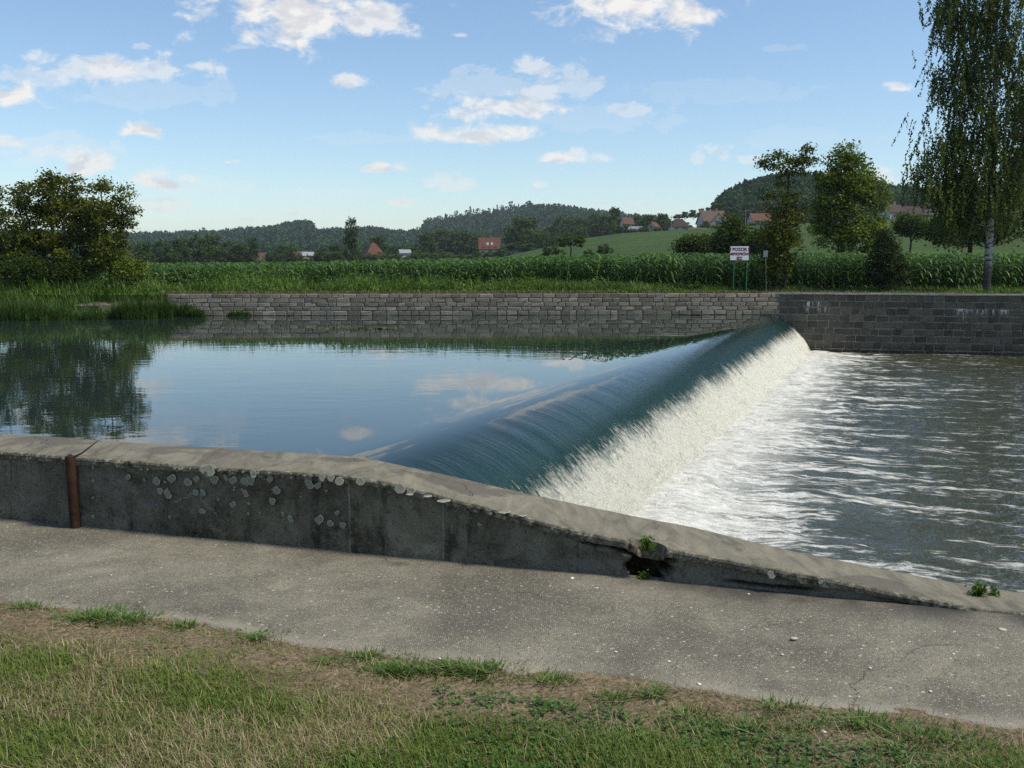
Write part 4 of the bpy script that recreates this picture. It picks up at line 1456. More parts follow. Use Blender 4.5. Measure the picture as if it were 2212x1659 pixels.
# ------------------------------------------------------------------ countryside beyond
def mid_templates():
    rg = np.random.default_rng(5)
    out = {}
    sph = lambda *l: list(l)
    out['round'] = gen_tree(rg, [(0, 0, 0), (0, 0, .3), (0, 0, .8)], [(0, 0, .55, .42, .42, .36, 1), (.18, 0, .42, .32, .32, .25, 1), (-.2, 0, .45, .3, .3, .26, 1), (.02, 0, .80, .24, .24, .18, 1)], 95, 26, .055, .075, .03, .003, sides=4)
    out['tall'] = gen_tree(rg, [(0, 0, 0), (0, 0, .3), (0, 0, .9)], [(0, 0, .35, .30, .30, .25, 1), (.03, 0, .6, .26, .26, .25, 1), (0, 0, .85, .16, .16, .14, 1), (-.12, 0, .45, .2, .2, .2, 1)], 90, 26, .045, .065, .025, .003, sides=4)
    out['wide'] = gen_tree(rg, [(0, 0, 0), (0, 0, .3), (0, 0, .7)], [(-.3, 0, .5, .28, .3, .34, 1), (.05, 0, .62, .32, .3, .36, 1), (.35, 0, .48, .26, .3, .3, 1), (0, 0, .25, .5, .4, .22, 1)], 110, 26, .05, .075, .03, .003, sides=4)
    out['bush'] = gen_tree(rg, [(0, 0, 0), (0, 0, .2), (0, 0, .5)], [(0, 0, .48, .46, .4, .42, 1), (.3, 0, .35, .3, .3, .3, 1), (-.28, 0, .38, .3, .3, .34, 1)], 80, 26, .055, .085, .02, .003, sides=4)
    out['open'] = gen_tree(rg, [(0, 0, 0), (.03, 0, .35), (0, 0, .7)], [(.1, 0, .72, .42, .35, .22, 1), (-.25, 0, .6, .28, .3, .2, 1), (.38, 0, .62, .2, .2, .14, 1)], 70, 26, .045, .07, .03, .004, sides=4)
    return out


def countryside():
    rg = np.random.default_rng(9)
    temp = mid_templates()
    meshes = {}
    for k, ((TV, TF), (LV, LF), t) in temp.items():
        tm = make_mesh('trunk', TV, TF, None, True)
        tm.materials.append(MAT['bark'])
        meshes[k] = (tm, {})
        for lm in ('leaf_mid', 'leaf_light', 'leaf_dark', 'leaf_conifer'):
            cm = make_mesh('crown', LV, LF, {'tint': t})
            cm.materials.append(MAT[lm])
            meshes[k][1][lm] = cm
    hz = 'trees and bushes beyond the maize field'

    def tree(xd, yt, w, Y, kind='round', leaf='leaf_mid', label='dark green broadleaf tree in the tree belt beyond the maize', cat='tree', yb=None, name='broadleaf_tree', group=hz):
        p = at(xd, yt, Y)
        z = ground(p[0], Y) - .3 if yb is None else at(xd, yb, Y)[2]
        h = max(1.0, p[2] - z)
        wd = w * .46293e-3 * Y
        r = empty(name, (p[0], Y, z), rg.uniform(-.5, .5) + (math.pi if rg.uniform() < .5 else 0))
        r.scale = (wd / .95, wd / .95, h / .98)
        tag(r, label, cat, group)
        o = obj('trunk', meshes[kind][0], None, r)
        o = obj('crown', meshes[kind][1][leaf], None, r)
        return r

    LB = 'low light green bush at the foot of the tree belt'
    DK = 'dark rounded tree of the valley tree belt beyond the maize'
    belt = [(305, 520, 60, 330, 'round'), (345, 514, 60, 340, 'wide'), (385, 512, 60, 350, 'round'), (425, 504, 60, 370, 'wide'), (456, 503, 56, 380, 'round'), (492, 517, 60, 390, 'wide'), (520, 524, 60, 380, 'round'),
            (545, 511, 44, 370, 'tall'), (612, 526, 70, 400, 'wide'), (592, 538, 40, 390, 'bush'), (700, 530, 60, 350, 'bush'), (725, 525, 46, 360, 'round'),
            (815, 506, 62, 480, 'round'), (850, 528, 48, 460, 'round'), (884, 530, 52, 460, 'round'), (782, 540, 50, 420, 'bush'),
            (920, 500, 60, 520, 'round'), (952, 490, 66, 540, 'wide'), (990, 494, 60, 540, 'round'), (1018, 500, 50, 530, 'wide'), (1040, 502, 50, 620, 'round'),
            (1196, 484, 50, 560, 'round'), (1215, 462, 60, 580, 'wide'), (1240, 465, 50, 590, 'round'), (1285, 457, 44, 560, 'round'), (1262, 468, 40, 600, 'round'), (1305, 460, 50, 540, 'wide'),
            (1345, 468, 46, 500, 'round'), (1375, 463, 44, 470, 'wide'), (1400, 460, 40, 460, 'round'), (1430, 458, 40, 430, 'round'), (1440, 470, 46, 440, 'wide')]
    KW = {'round': 'round-crowned', 'wide': 'broad-crowned', 'tall': 'narrow', 'bush': 'low bushy'}

    def where(xd):
        for lim, w in ((400, 'right of the wide bushy bank tree'), (478, 'behind the small white-gabled cottage'), (600, 'around the long brown-red roofed house'), (690, 'behind the cream walled house'), (770, 'at the foot of the tall pointed tree'),
                       (905, 'near the steep pyramid red roof'), (1080, 'left of the house with bright red roof'), (1230, 'right of the large dark domed tree'), (1320, 'left of the tallest dark ridge tree'), (1390, 'by the grey-roofed shed')):
            if xd < lim:
                return w
        return 'left of the white bungalow'
    for q in belt:
        dk = rg.uniform() < .45
        tree(*q, leaf='leaf_dark' if dk else 'leaf_mid', label=('dark ' if dk else 'green ') + KW[q[4]] + ' tree ' + where(q[0]))
    for xd, w in ((1060, 70), (860, 60), (930, 60), (640, 60), (1155, 70), (1260, 70), (1320, 60)):
        tree(xd, 532 if xd < 1100 else 500, w, 560, 'wide', 'leaf_mid', 'green hedge-like tree filling the belt ' + where(xd))
    tree(757, 470, 54, 340, 'tall', 'leaf_mid', 'tall pointed tree rising alone above the valley tree belt', group=None)
    tree(1131, 464, 98, 500, 'round', 'leaf_dark', 'large dark domed tree right of the red-roofed house', group=None)
    tree(1330, 443, 42, 520, 'round', 'leaf_dark', 'tallest dark tree on the ridge left of the village', group=None)
    tree(1232, 503, 58, 150, 'open', 'leaf_dark', 'small open-crowned tree with visible trunk standing in the maize', group=None, yb=560)
    tree(1640, 430, 40, 470, 'round', 'leaf_mid', 'round tree in front of the wooded hill above the village', group=None)
    tree(1600, 453, 24, 430, 'tall', 'leaf_light', 'pale slim tree beside a village utility pole', group=None)
    for xd, yt, w, Y in ((1148, 497, 22, 470), (1177, 492, 30, 470), (1258, 477, 24, 500), (1323, 470, 30, 470), (1200, 500, 22, 470), (840, 540, 40, 420), (905, 536, 46, 430), (960, 540, 60, 420), (1000, 543, 46, 420), (1085, 530, 16, 425)):
        tree(xd, yt, w, Y, 'bush', 'leaf_light' if rg.uniform() < .6 else 'leaf_mid', 'low pale green bush ' + where(xd), 'bush', name='bush')
    for xd, yt, w, Y, yb, lab in ((1193, 524, 40, 140, 562, 'dark rounded bush left of the small open-crowned tree'), (1306, 523, 28, 190, 552, 'small round bush alone on the sloping crop field'), (1272, 535, 22, 150, 562, 'little pale bush right of the small open-crowned tree'), (1120, 520, 70, 440, 545, 'long hedge bush below the large dark domed tree')):
        tree(xd, yt, w, Y, 'bush', 'leaf_mid', lab, 'bush', yb=yb, name='bush', group=None)
    for xd, yt, w in ((1480, 456, 24), (1498, 452, 26), (1516, 449, 22), (1530, 446, 20), (1464, 462, 22)):
        tree(xd, yt, w, 620, 'round', 'leaf_dark', 'dark tree in the row along the stubble field', yb=475, group='row of trees on the stubble field')
    for xd, yt, w, Y in ((1525, 476, 22, 400), (1480, 478, 30, 420), (1655, 475, 30, 400), (1700, 462, 40, 420), (1750, 450, 50, 430), (2060, 470, 50, 300), (2000, 470, 30, 330), (2140, 455, 60, 300)):
        tree(xd, yt, w, Y, 'round', 'leaf_dark', 'dark garden tree among the village houses', group='garden trees in the village')
    # hedges and gardens in front of the houses
    for xd, yt, w, Y in ((455, 562, 40, 460), (480, 561, 30, 460), (548, 558, 34, 480), (585, 557, 40, 480), (632, 557, 34, 490), (676, 556, 36, 480), (795, 541, 34, 425), (820, 540, 30, 425), (868, 547, 34, 425), (1040, 537, 26, 410), (1062, 538, 30, 410), (1080, 534, 24, 410),
                         (1365, 492, 26, 385), (1348, 480, 30, 420), (1360, 481, 24, 420), (1390, 487, 26, 395), (1420, 487, 20, 395), (1440, 484, 20, 402), (1490, 484, 20, 402), (1522, 482, 22, 398), (1548, 484, 24, 392), (1572, 480, 26, 398), (1630, 478, 30, 388), (1660, 480, 30, 388), (1690, 476, 36, 390), (1730, 474, 40, 390), (1905, 462, 22, 318), (1945, 458, 26, 322), (1985, 462, 30, 320)):
        tree(xd, yt, w, Y, 'bush', 'leaf_mid' if rg.uniform() < .7 else 'leaf_light', 'garden hedge bush in front of the ' + next(w_ for l_, w_ in ((500, 'small white-gabled cottage'), (610, 'long brown-red roofed house'), (700, 'cream walled house'), (900, 'steep pyramid red roof'), (1100, 'house with bright red tiled roof'), (1380, 'grey-roofed shed on the field edge'), (1430, 'narrow white-gabled house'), (1500, 'white bungalow'), (1600, 'pinkish roofed farm buildings'), (1800, 'houses behind the berry tree'), (3000, 'white gabled hill house')) if xd < l_), 'bush', name='bush', group='garden bushes of the houses')
    # forest on the hills: one mass
    def blob(kind, rgk):
        n = 26
        if kind == 'con':
            z = rgk.uniform(.12, 1, n)
            r = .30 * (1 - z) + .03
        else:
            z = rgk.uniform(.3, 1, n)
            r = .32 * np.sqrt(np.clip(1 - ((z - .62) / .42) ** 2, .02, 1))
        th = rgk.uniform(0, 6.28, n)
        P = np.stack([np.cos(th) * r, np.sin(th) * r, z], -1)
        return leaf_quads(P, .24, rgk, .3, .8)
    temps = [blob('con', rg) for _ in range(5)] + [blob('dec', rg) for _ in range(2)]
    Ps, Hs = [], []
    n = 6500
    u = rg.uniform(U(-60), U(1440), n)
    y = 960 + (rg.uniform(0, 1, n) ** .8) * 900
    Ps.append((u * y, y))
    Hs.append(rg.uniform(11, 19, n) * np.where((u > U(680)) & (u < U(1140)) & (y > 1500), .75, 1.0))
    n = 4200
    u = rg.uniform(U(1543), U(2400), n)
    y = 520 + rg.uniform(0, 1, n) * 205
    Ps.append((u * y, y))
    Hs.append(rg.uniform(9, 15, n))
    n = 260
    u = rg.uniform(U(915), U(1150), n)
    y = rg.uniform(1700, 1830, n)
    Ps.append((u * y, y))
    Hs.append(rg.uniform(12, 26, n))
    X = np.concatenate([p[0] for p in Ps])
    Yy = np.concatenate([p[1] for p in Ps])
    H = np.concatenate(Hs)
    Z = terrain_z(X, Yy) - .5
    V, F, t = scatter(temps, np.stack([X, Yy, Z], -1), rg.uniform(0, 6.28, len(X)), H, rg, .45, .22)
    tag(obj('hill_forest', make_mesh('hill_forest', V, F, {'tint': t}), 'leaf_conifer'), 'dark mixed forest covering the hills on the horizon', 'forest', kind='stuff')
    # lone pines on the ridge
    pt = []
    for k in range(5):
        n = 130
        z = rg.uniform(.38 if k < 3 else .15, 1, n)
        r = .135 * np.sqrt(np.clip(1 - ((z - .72) / .34) ** 2, .05, 1)) * rg.uniform(.3, 1.2, n) if k < 3 else .20 * (1.05 - z) * rg.uniform(.3, 1.1, n)
        th = rg.uniform(0, 6.28, n)
        LV, LF = leaf_quads(np.stack([np.cos(th) * r, np.sin(th) * r, z], -1), .085, rg, .3, .7)
        TV, TF = tubes([(0, 0, 0)], [(0, 0, .98)], [.010], [.003], 4)
        tm = make_mesh('trunk', TV, TF)
        tm.materials.append(MAT['bark'])
        cm = make_mesh('crown', LV, LF, {'tint': np.repeat(rg.uniform(.2, .9, n), 4)})
        cm.materials.append(MAT['leaf_conifer'])
        pt.append((tm, cm))
    for i, (xd, yt) in enumerate(((928, 468), (938, 464), (949, 462), (962, 459), (972, 462), (985, 455), (996, 458), (1009, 452), (1016, 448), (1023, 452), (1032, 447), (1044, 449), (1057, 444), (1066, 450), (1074, 444), (1083, 441), (1094, 443), (1103, 437), (1111, 439), (1120, 436), (1131, 438), (1139, 442), (657, 479), (664, 480), (700, 490), (725, 490), (738, 492), (495, 498), (540, 492), (1908, 408), (1935, 410), (345, 508), (440, 492), (905, 492))):
        Yq = 1790.0 if xd < 1500 else 690.0
        p = at(xd, yt, Yq)
        z = ground(p[0], Yq) - .5
        r = empty('pine_tree', (p[0], Yq, z), rg.uniform(0, 6))
        h = max(8, p[2] - z)
        r.scale = (max(h, 14 if xd < 1500 else 8) * rg.uniform(.75, 1.35),) * 2 + (h * rg.uniform(.85, 1.05),)
        tag(r, 'tall pine standing out ' + ('on the right hill beside the alder' if xd > 1500 else 'on the low far ridge left of the tall pointed tree' if xd < 760 else 'at the left end of the high ridge' if xd < 1000 else 'on the open ridge crest above the bright red roof' if xd < 1080 else 'at the top of the ridge by the dense forest'), 'pine tree', 'pines along the ridge')
        obj('trunk', pt[i % 5][0], None, r)
        obj('crown', pt[i % 5][1], None, r)


# ------------------------------------------------------------------ houses and poles of the village
def house(name, label, xd, yr, Y, L, Wd, hw, hr, rot, roof, wall='render_white', hip=0.0, windows=(), gable_win=False, chimney=None, zg=None, skylights=0, cat='house'):
    """L along the ridge (local x), Wd across, hw eaves height, hr roof rise; yr = ridge height on the survey grid"""
    p = at(xd, yr, Y)
    z0 = p[2] - hw - hr
    r = empty(name, (p[0], Y, z0), R(rot))
    tag(r, label, cat)
    a, b = L / 2, Wd / 2
    V = [(-a, -b, -3), (a, -b, -3), (a, b, -3), (-a, b, -3), (-a, -b, hw), (a, -b, hw), (a, b, hw), (-a, b, hw), (-a + hip, 0, hw + hr - .05), (a - hip, 0, hw + hr - .05)]
    F = [(0, 1, 5, 4), (1, 2, 6, 9, 5), (2, 3, 7, 6), (3, 0, 4, 8, 7)] if hip == 0 else [(0, 1, 5, 4), (1, 2, 6, 5), (2, 3, 7, 6), (3, 0, 4, 7)]
    obj('wall', make_mesh('wall', V, F), wall, r)
    e = .45
    k = hr / b
    A = [(-a - e + hip * (1 if hip else 0) * 0, -b - e, hw - e * k), (a + e, -b - e, hw - e * k), (a + e, b + e, hw - e * k), (-a - e, b + e, hw - e * k), (-a - (e if not hip else -hip), 0, hw + hr), (a + (e if not hip else -hip), 0, hw + hr)]
    B = [(x, y, z + .22) for x, y, z in A]
    V = A + B
    F = [(6, 7, 11, 10), (8, 9, 10, 11), (0, 4, 5, 1), (2, 5, 4, 3), (0, 1, 7, 6), (2, 3, 9, 8), (0, 6, 10, 4), (3, 4, 10, 9), (1, 5, 11, 7), (2, 8, 11, 5)]
    if hip:
        F += [(6, 10, 9), (7, 8, 11)]
    ro = obj('roof', make_mesh('roof', V, F), roof, r)
    if chimney is not None:
        me = boxmesh('chimney', chimney - .35, chimney + .35, -.35, .35, hw + hr - .8, hw + hr + 1.1)
        obj('chimney', me, 'chimney_brick', ro)
    for i in range(skylights):
        sx0 = L * (-.15 + .22 * i)
        t0, t1 = .25, .5
        ys, zs = lambda t: -b * (1 - t) - .03, lambda t: hw + hr * t + .30
        V = [(sx0, ys(t0), zs(t0)), (sx0 + 1.0, ys(t0), zs(t0)), (sx0 + 1.0, ys(t1), zs(t1)), (sx0, ys(t1), zs(t1))]
        V = V + [(x, y + .05, z - .12) for x, y, z in V]
        F = [(0, 1, 2, 3), (0, 4, 5, 1), (1, 5, 6, 2), (2, 6, 7, 3), (3, 7, 4, 0)]
        obj('skylight', make_mesh('skylight', V, F), 'roof_grey', ro)
    for (wx, side) in windows:
        yy = (-b - .03) if side < 0 else (b + .03)
        me = boxmesh('window', wx - .6, wx + .6, yy - .04, yy + .04, hw * .35, hw * .35 + 1.2)
        f = obj('window', me, 'window_glass', r)
        obj('frame', boxmesh('frame', wx - .72, wx + .72, yy - .02, yy + .02, hw * .35 - .12, hw * .35 + 1.32), 'wood_brown', f)
    if gable_win:
        for sgn in (-1, 1):
            me = boxmesh('window', sgn * (a + .04) - .04, sgn * (a + .04) + .04, -.6, .6, hw + .2, hw + 1.4)
            obj('window', me, 'window_glass', r)
    return r


def village():
    house('cottage', 'small white-gabled cottage with red roof peeking over the maize', 468, 556, 480, 6.5, 5.5, 3.2, 2.4, 60, 'roof_red', gable_win=True)
    house('farmhouse', 'long house with brown-red roof and white gable end over the maize', 566, 547, 500, 11.5, 8, 3.5, 4.2, 14, 'roof_brown', gable_win=True)
    house('house', 'brown-roofed house just left of the cream walled house', 650, 543, 520, 8, 7, 3.4, 4.4, 8, 'roof_brown')
    house('house', 'cream walled house with low grey roof behind the maize', 662, 545, 505, 6.5, 5.5, 4.2, 1.6, 25, 'roof_grey', 'render_cream', windows=((1.2, -1), (-1.2, -1)), gable_win=True)
    house('house', 'steep pyramid red roof between trees of the valley belt', 806, 525, 440, 8, 8, 3, 5, 25, 'roof_red', 'render_cream', hip=3.4)
    house('shed', 'small whitish shed roof half hidden by pale bushes', 874, 540, 440, 4.5, 3.5, 2.4, 1.2, 20, 'roof_grey', cat='shed')
    house('house', 'house with bright red tiled roof, two skylights and a chimney', 1057, 514, 430, 8.4, 8, 1.2, 4.4, 2, 'roof_red', 'render_white', chimney=.6, skylights=2, windows=((-2.5, -1), (0, -1), (2.5, -1)))
    house('shed', 'small grey-roofed shed at the upper edge of the crop field', 1374, 490, 400, 5, 4, 1.6, 1.4, -35, 'roof_grey', cat='shed')
    house('house', 'reddish gable roof between dark trees above the crop field', 1354, 471, 440, 4.5, 4.5, 2, 2.4, 20, 'roof_brown')
    house('house', 'narrow white-gabled house with dark roof left of a utility pole', 1412, 481, 410, 7, 4.5, 3.4, 2.6, 65, 'roof_brown', gable_win=True)
    house('house', 'white bungalow with dark brown hipped roof on the crop field edge', 1466, 474, 395, 6.4, 6, 1.6, 2.7, 6, 'roof_dark', hip=1.6, windows=((-1.6, -1), (1.4, -1)))
    house('shed', 'long low shed with orange-pink roof beside the white bungalow', 1506, 493, 392, 6.5, 3, .9, .7, 0, 'roof_pink', cat='shed')
    house('farmhouse', 'big pinkish tiled roof rising above the village gardens', 1538, 456, 430, 10, 9, 2.6, 5.0, 12, 'roof_pink', chimney=2.0)
    house('farmhouse', 'pinkish roofed farm building with pale gable at the front', 1553, 462, 412, 8, 8, 2.2, 4.4, 78, 'roof_pink', 'render_cream', gable_win=True)
    house('house', 'red-brown roofed house with white wall seen through the berry tree', 1640, 462, 405, 7.5, 6, 2.2, 2.6, 10, 'roof_brown', windows=((-2, -1), (1.5, -1)))
    house('house', 'house with pink roof hidden behind the berry tree trunk', 1712, 460, 405, 8, 6, 2.4, 2.6, -8, 'roof_pink')
    house('house', 'white gabled house with dark roof on the hill right of the alder', 1926, 443, 330, 7, 5.5, 2.0, 2.3, 28, 'roof_dark', chimney=1.0, gable_win=True)
    house('house', 'dark roofed house next to the white gabled hill house', 1972, 447, 335, 9, 6, 1.6, 2.6, 8, 'roof_dark')
    house('house', 'pale house glimpsed through the hanging birch twigs', 2008, 440, 340, 5, 5, 3.0, 1.4, 10, 'roof_dark')
    for (xd, yt, yb, Y, lab) in ((1450, 466, 497, 385, 'thin utility pole at the left corner of the white bungalow'), (1611, 452, 488, 380, 'thin utility pole near the pale slim tree'), (1363, 472, 502, 390, 'thin utility pole beside the grey-roofed shed')):
        p = at(xd, yt, Y)
        z = at(xd, yb, Y)[2] - 1
        r = empty('utility_pole', (p[0], Y, z))
        tag(r, lab, 'pole', 'utility poles of the village')
        V, F = tubes([(0, 0, 0)], [(0, 0, p[2] - z)], [.16], [.11], 8)
        obj('pole', make_mesh('pole', V, F, None, True), 'pole_grey', r)
        obj('crossarm', boxmesh('crossarm', -.8, .8, -.06, .06, p[2] - z - .7, p[2] - z - .58), 'pole_grey', r)


# ------------------------------------------------------------------ warning sign and posts on the far bank
def text_mesh(body, size, mat, parent, loc, bold=.0):
    cu = bpy.data.curves.new('lettering', 'FONT')
    cu.body = body
    cu.size = size
    cu.align_x = 'CENTER'
    cu.extrude = .003
    cu.offset = bold
    o = bpy.data.objects.new('tmp', cu)
    COL.objects.link(o)
    dg = bpy.context.evaluated_depsgraph_get()
    me = bpy.data.meshes.new_from_object(o.evaluated_get(dg))
    bpy.data.objects.remove(o)
    t = obj('lettering', me, mat, parent, loc)
    t.rotation_euler = (R(90), 0, 0)
    return t


def signs():
    Y = 53.6
    a = at(1578, 532, Y)
    b = at(1617, 562, Y)
    g = .04
    w, h = b[0] - a[0], a[2] - b[2]
    r = empty('warning_sign', ((a[0] + b[0]) / 2, Y, g))
    tag(r, 'white warning board with dark red lettering on two green posts', 'sign')
    pl = obj('board', boxmesh('board', -w / 2, w / 2, -.012, .012, b[2] - g, a[2] - g), 'sign_white', r)
    text_mesh('!! POZOR !!', .225, 'sign_red', pl, (0, -.014, a[2] - g - .235), .010)
    text_mesh('NEBEZPEČNÝ', .180, 'sign_red', pl, (0, -.014, a[2] - g - .465), .010)
    text_mesh('JEZ', .225, 'sign_red', pl, (0, -.014, a[2] - g - .71), .010)
    for xd in (1585, 1613):
        x = at(xd, 600, Y)[0] - r.location.x
        V, F = tubes([(x, .035, -.2)], [(x, .035, b[2] - g + .35)], [.024], [.024], 8)
        obj('post', make_mesh('post', V, F, None, True), 'post_green', r)
    Y = 54.2
    a = at(1654, 541, Y)
    r = empty('small_sign', (a[0], Y, .03))
    tag(r, 'small grey sign panel on a thin pale post beside the berry tree', 'sign')
    V, F = tubes([(.12, .02, -.2)], [(0, .02, a[2] - .1)], [.02], [.02], 8)
    obj('post', make_mesh('post', V, F, None, True), 'pole_grey', r)
    obj('board', boxmesh('board', -.12, .12, -.012, .005, a[2] - .38, a[2] - .03), 'sign_grey', r)


# ------------------------------------------------------------------ things along the path
def near_details():
    rg = np.random.default_rng(123)
    # rusty steel stub let into the parapet
    x0 = at(162, 1132, 6.45)[0]
    y0 = float(wall_y(x0))
    x1 = at(154, 985, y0)[0]
    r = empty('steel_post', (x0, y0, 0))
    tag(r, 'rusty steel pipe stub set in the face of the parapet wall', 'post')
    n = 9
    zz = np.linspace(-.05, .475, n)
    A = np.stack([np.linspace(0, x1 - x0, n), -.016 + 0 * zz, zz], -1)
    V, F = tubes(A[:-1], A[1:], np.full(n - 1, .034), np.full(n - 1, .034), 14)
    obj('pipe', make_mesh('pipe', V, F, None, True), 'rust', r)
    V, F = tubes([A[-1] - np.array([0, 0, .012])], [A[-1] + np.array([0, 0, .012])], [.030], [.012], 12)
    obj('cap', make_mesh('cap', V, F, None, True), 'dark_iron', r)
    wp = np.array([[.02, .01, .47], [.06, .03, .49], [.11, .05, .53], [.16, .06, .57]]) + np.array([x1 - x0, 0, 0])
    V, F = tubes(wp[:-1], wp[1:], [.008, .006, .005], [.006, .005, .002], 6)
    obj('wire', make_mesh('wire', V, F), 'dark_iron', r)
    # lawn
    n = 330000
    x = rg.uniform(-3.9, 3.7, n)
    e = path_edge(x)
    y = e + .02 - rg.uniform(0, 1, n) * np.maximum(e - 2.3, .8)
    g = green_amount(x, y)
    clv = ss(fbm(x * 1.3 + 9, y * 1.3, 3, 71), .52, .62) * ss(x, -.9, -.4) * ss(x, 2.2, 1.4)
    keep = (rg.uniform(0, 1, n) < .13 + .87 * g ** 1.3) & (y > 1.0)
    x, y, g, clv = x[keep], y[keep], g[keep], clv[keep]
    n = len(x)
    dE = path_edge(x) - y
    z = -.006 + .016 * ss(dE, -.02, .5) + (fbm(x * 2.2, y * 2.2, 4, 4) - .5) * .05 * ss(dE, 0, .3)
    dryn = fbm(x * 1.7 + 40, y * 1.7, 4, 77)
    dry = rg.uniform(0, 1, n) < np.clip(.24 + (dryn - .5) * 2.0 + .06 * ss(x, .5, -2.0) - .35 * clv + .35 * (1 - g), .04, .9)
    ln = np.where(dry, rg.uniform(.02, .075, n), rg.uniform(.016, .055, n)) * (.55 + .55 * g)
    lean = np.where(dry, rg.uniform(.45, .99, n), rg.uniform(.35, .96, n))
    V, F = blades(np.stack([x, y, z - .004], -1), ln, np.where(dry, .0022, .0032) * rg.uniform(.7, 1.5, n), rg.uniform(0, 6.28, n), lean, rg.uniform(-.1, .5, n))
    gt = np.clip(fbm(x * .9, y * .9, 3, 79) + rg.normal(size=n) * .18, 0, 1)[:, None]
    gcol = np.array([.055, .115, .012]) * (1 - gt) + np.array([.210, .265, .048]) * gt
    dt = rg.uniform(0, 1, n)[:, None]
    dcol = np.array([.22, .17, .08]) * (1 - dt) + np.array([.52, .43, .26]) * dt
    col = np.where(dry[:, None], dcol, gcol)
    tag(obj('lawn_grass', make_mesh('lawn_grass', V, F, {'bcol': np.repeat(col, 6, 0)}), 'grass_blade'), 'short half-dry lawn grass in front of the path', 'grass', kind='stuff')
    # straw lying about
    n = 9000
    x = rg.uniform(-3.8, 3.8, n)
    dE = rg.uniform(-.02, 1, n) ** 1.4 * 2.6
    dE = np.where(rg.uniform(0, 1, n) < .012, -rg.uniform(0, 1.1, n), dE)
    y = path_edge(x) - dE
    z = np.where(dE > 0, .0 + .012 * ss(dE, 0, .5), .012)
    V, F = blades(np.stack([x, y, z + .004], -1), (.015 + .16 * rg.uniform(0, 1, n) ** 3.5) * np.where(dE < 0, .7, 1), rg.uniform(.0016, .0034, n), rg.uniform(-1.6, 1.6, n) + np.pi * rg.integers(0, 2, n), rg.uniform(.93, .999, n), rg.uniform(-.02, .05, n))
    dt = rg.uniform(0, 1, n)[:, None]
    col = np.array([.16, .11, .06]) * (1 - dt) + np.array([.46, .37, .23]) * dt
    tag(obj('straw_litter', make_mesh('straw_litter', V, F, {'bcol': np.repeat(col, 6, 0)}), 'grass_blade'), 'dry straw stalks strewn over the lawn edge and path', 'straw', kind='stuff')
    # clover patches
    n = 12000
    x = rg.uniform(-2.4, 2.4, n)
    y = path_edge(x) - rg.uniform(.3, 1.6, n)
    c = fbm(x * 1.3 + 9, y * 1.3, 3, 71)
    k = (rg.uniform(0, 1, n) < ss(c, .50, .62) * ss(x, -1.0, -.4))
    x, y = x[k], y[k]
    n = len(x)
    Vs, Fs, o = [], [], 0
    zc = rg.uniform(.008, .03, n)
    rot = rg.uniform(0, 6.28, n)
    rad = rg.uniform(.004, .008, n)
    for q in range(3):
        th = rot + q * 2.094
        cx, cy = x + np.cos(th) * rad, y + np.sin(th) * rad
        pts = []
        for a in np.arange(5) * 2 * np.pi / 5:
            pts.append(np.stack([cx + np.cos(th + a) * rad * .95, cy + np.sin(th + a) * rad * .95, zc + np.cos(a) * rad * .5], -1))
        V = np.stack(pts, 1).reshape(-1, 3)
        Vs.append(V)
        Fs.append(np.arange(n * 5).reshape(-1, 5) + o)
        o += len(V)
    t = rg.uniform(0, 1, n)[:, None]
    col = np.array([.028, .085, .014]) * (1 - t) + np.array([.085, .180, .036]) * t
    bc = np.concatenate([np.repeat(col, 5, 0)] * 3)
    tag(obj('clover', make_mesh('clover', np.concatenate(Vs), np.concatenate(Fs), {'bcol': bc}), 'grass_blade'), 'patches of dark green clover growing in the lawn', 'clover', kind='stuff')
    # low tufts on the bare strip
    Vs, Cs = [], []
    for (xd, yd, s) in ((190, 1335, 1.3), (225, 1330, 1.5), (265, 1340, 1.5), (300, 1340, 1.2), (60, 1312, .8), (405, 1352, .7), (340, 1398, 1.0), (555, 1378, 1.3), (797, 1418, .9), (835, 1448, 1.2), (870, 1445, 1.2), (925, 1450, .9), (975, 1440, .7), (1030, 1447, 1.4), (1050, 1450, 1.0), (1190, 1470, .9),
                                   (1415, 1500, .8), (1535, 1590, .9), (1690, 1530, .9), (1855, 1560, 1.3), (1880, 1572, 1.2), (1990, 1590, 1.4), (2050, 1600, 1.2), (1750, 1570, .7), (1480, 1545, .8), (1320, 1510, .7), (1620, 1570, .8), (2120, 1625, 1.0), (1940, 1620, 1.2), (710, 1430, .7)):
        d = ray(xd, yd)
        tt = (0.0 - CAMZ) / d[2]
        n = int(300 * s)
        th = rg.uniform(0, 6.28, n)
        rr_ = np.abs(rg.normal(size=n)) * .05 * s
        P = np.stack([d[0] * tt + np.cos(th) * rr_ * 1.7, d[1] * tt + np.sin(th) * rr_, np.full(n, -.014)], -1)
        V, F = blades(P, rg.uniform(.022, .065, n), rg.uniform(.003, .007, n), th + rg.normal(size=n) * .5, rg.uniform(.5, .97, n), rg.uniform(0, .3, n))
        t = rg.uniform(0, 1, n)[:, None]
        Vs.append((V, F))
        Cs.append(np.repeat(np.array([.035, .095, .010]) * (1 - t) + np.array([.13, .22, .035]) * t, 6, 0))
    V, F = joinVF(Vs)
    tag(obj('edge_grass', make_mesh('edge_grass', V, F, {'bcol': np.concatenate(Cs)}), 'grass_blade'), 'low green grass tufts on the bare soil along the path edge', 'grass', kind='stuff')

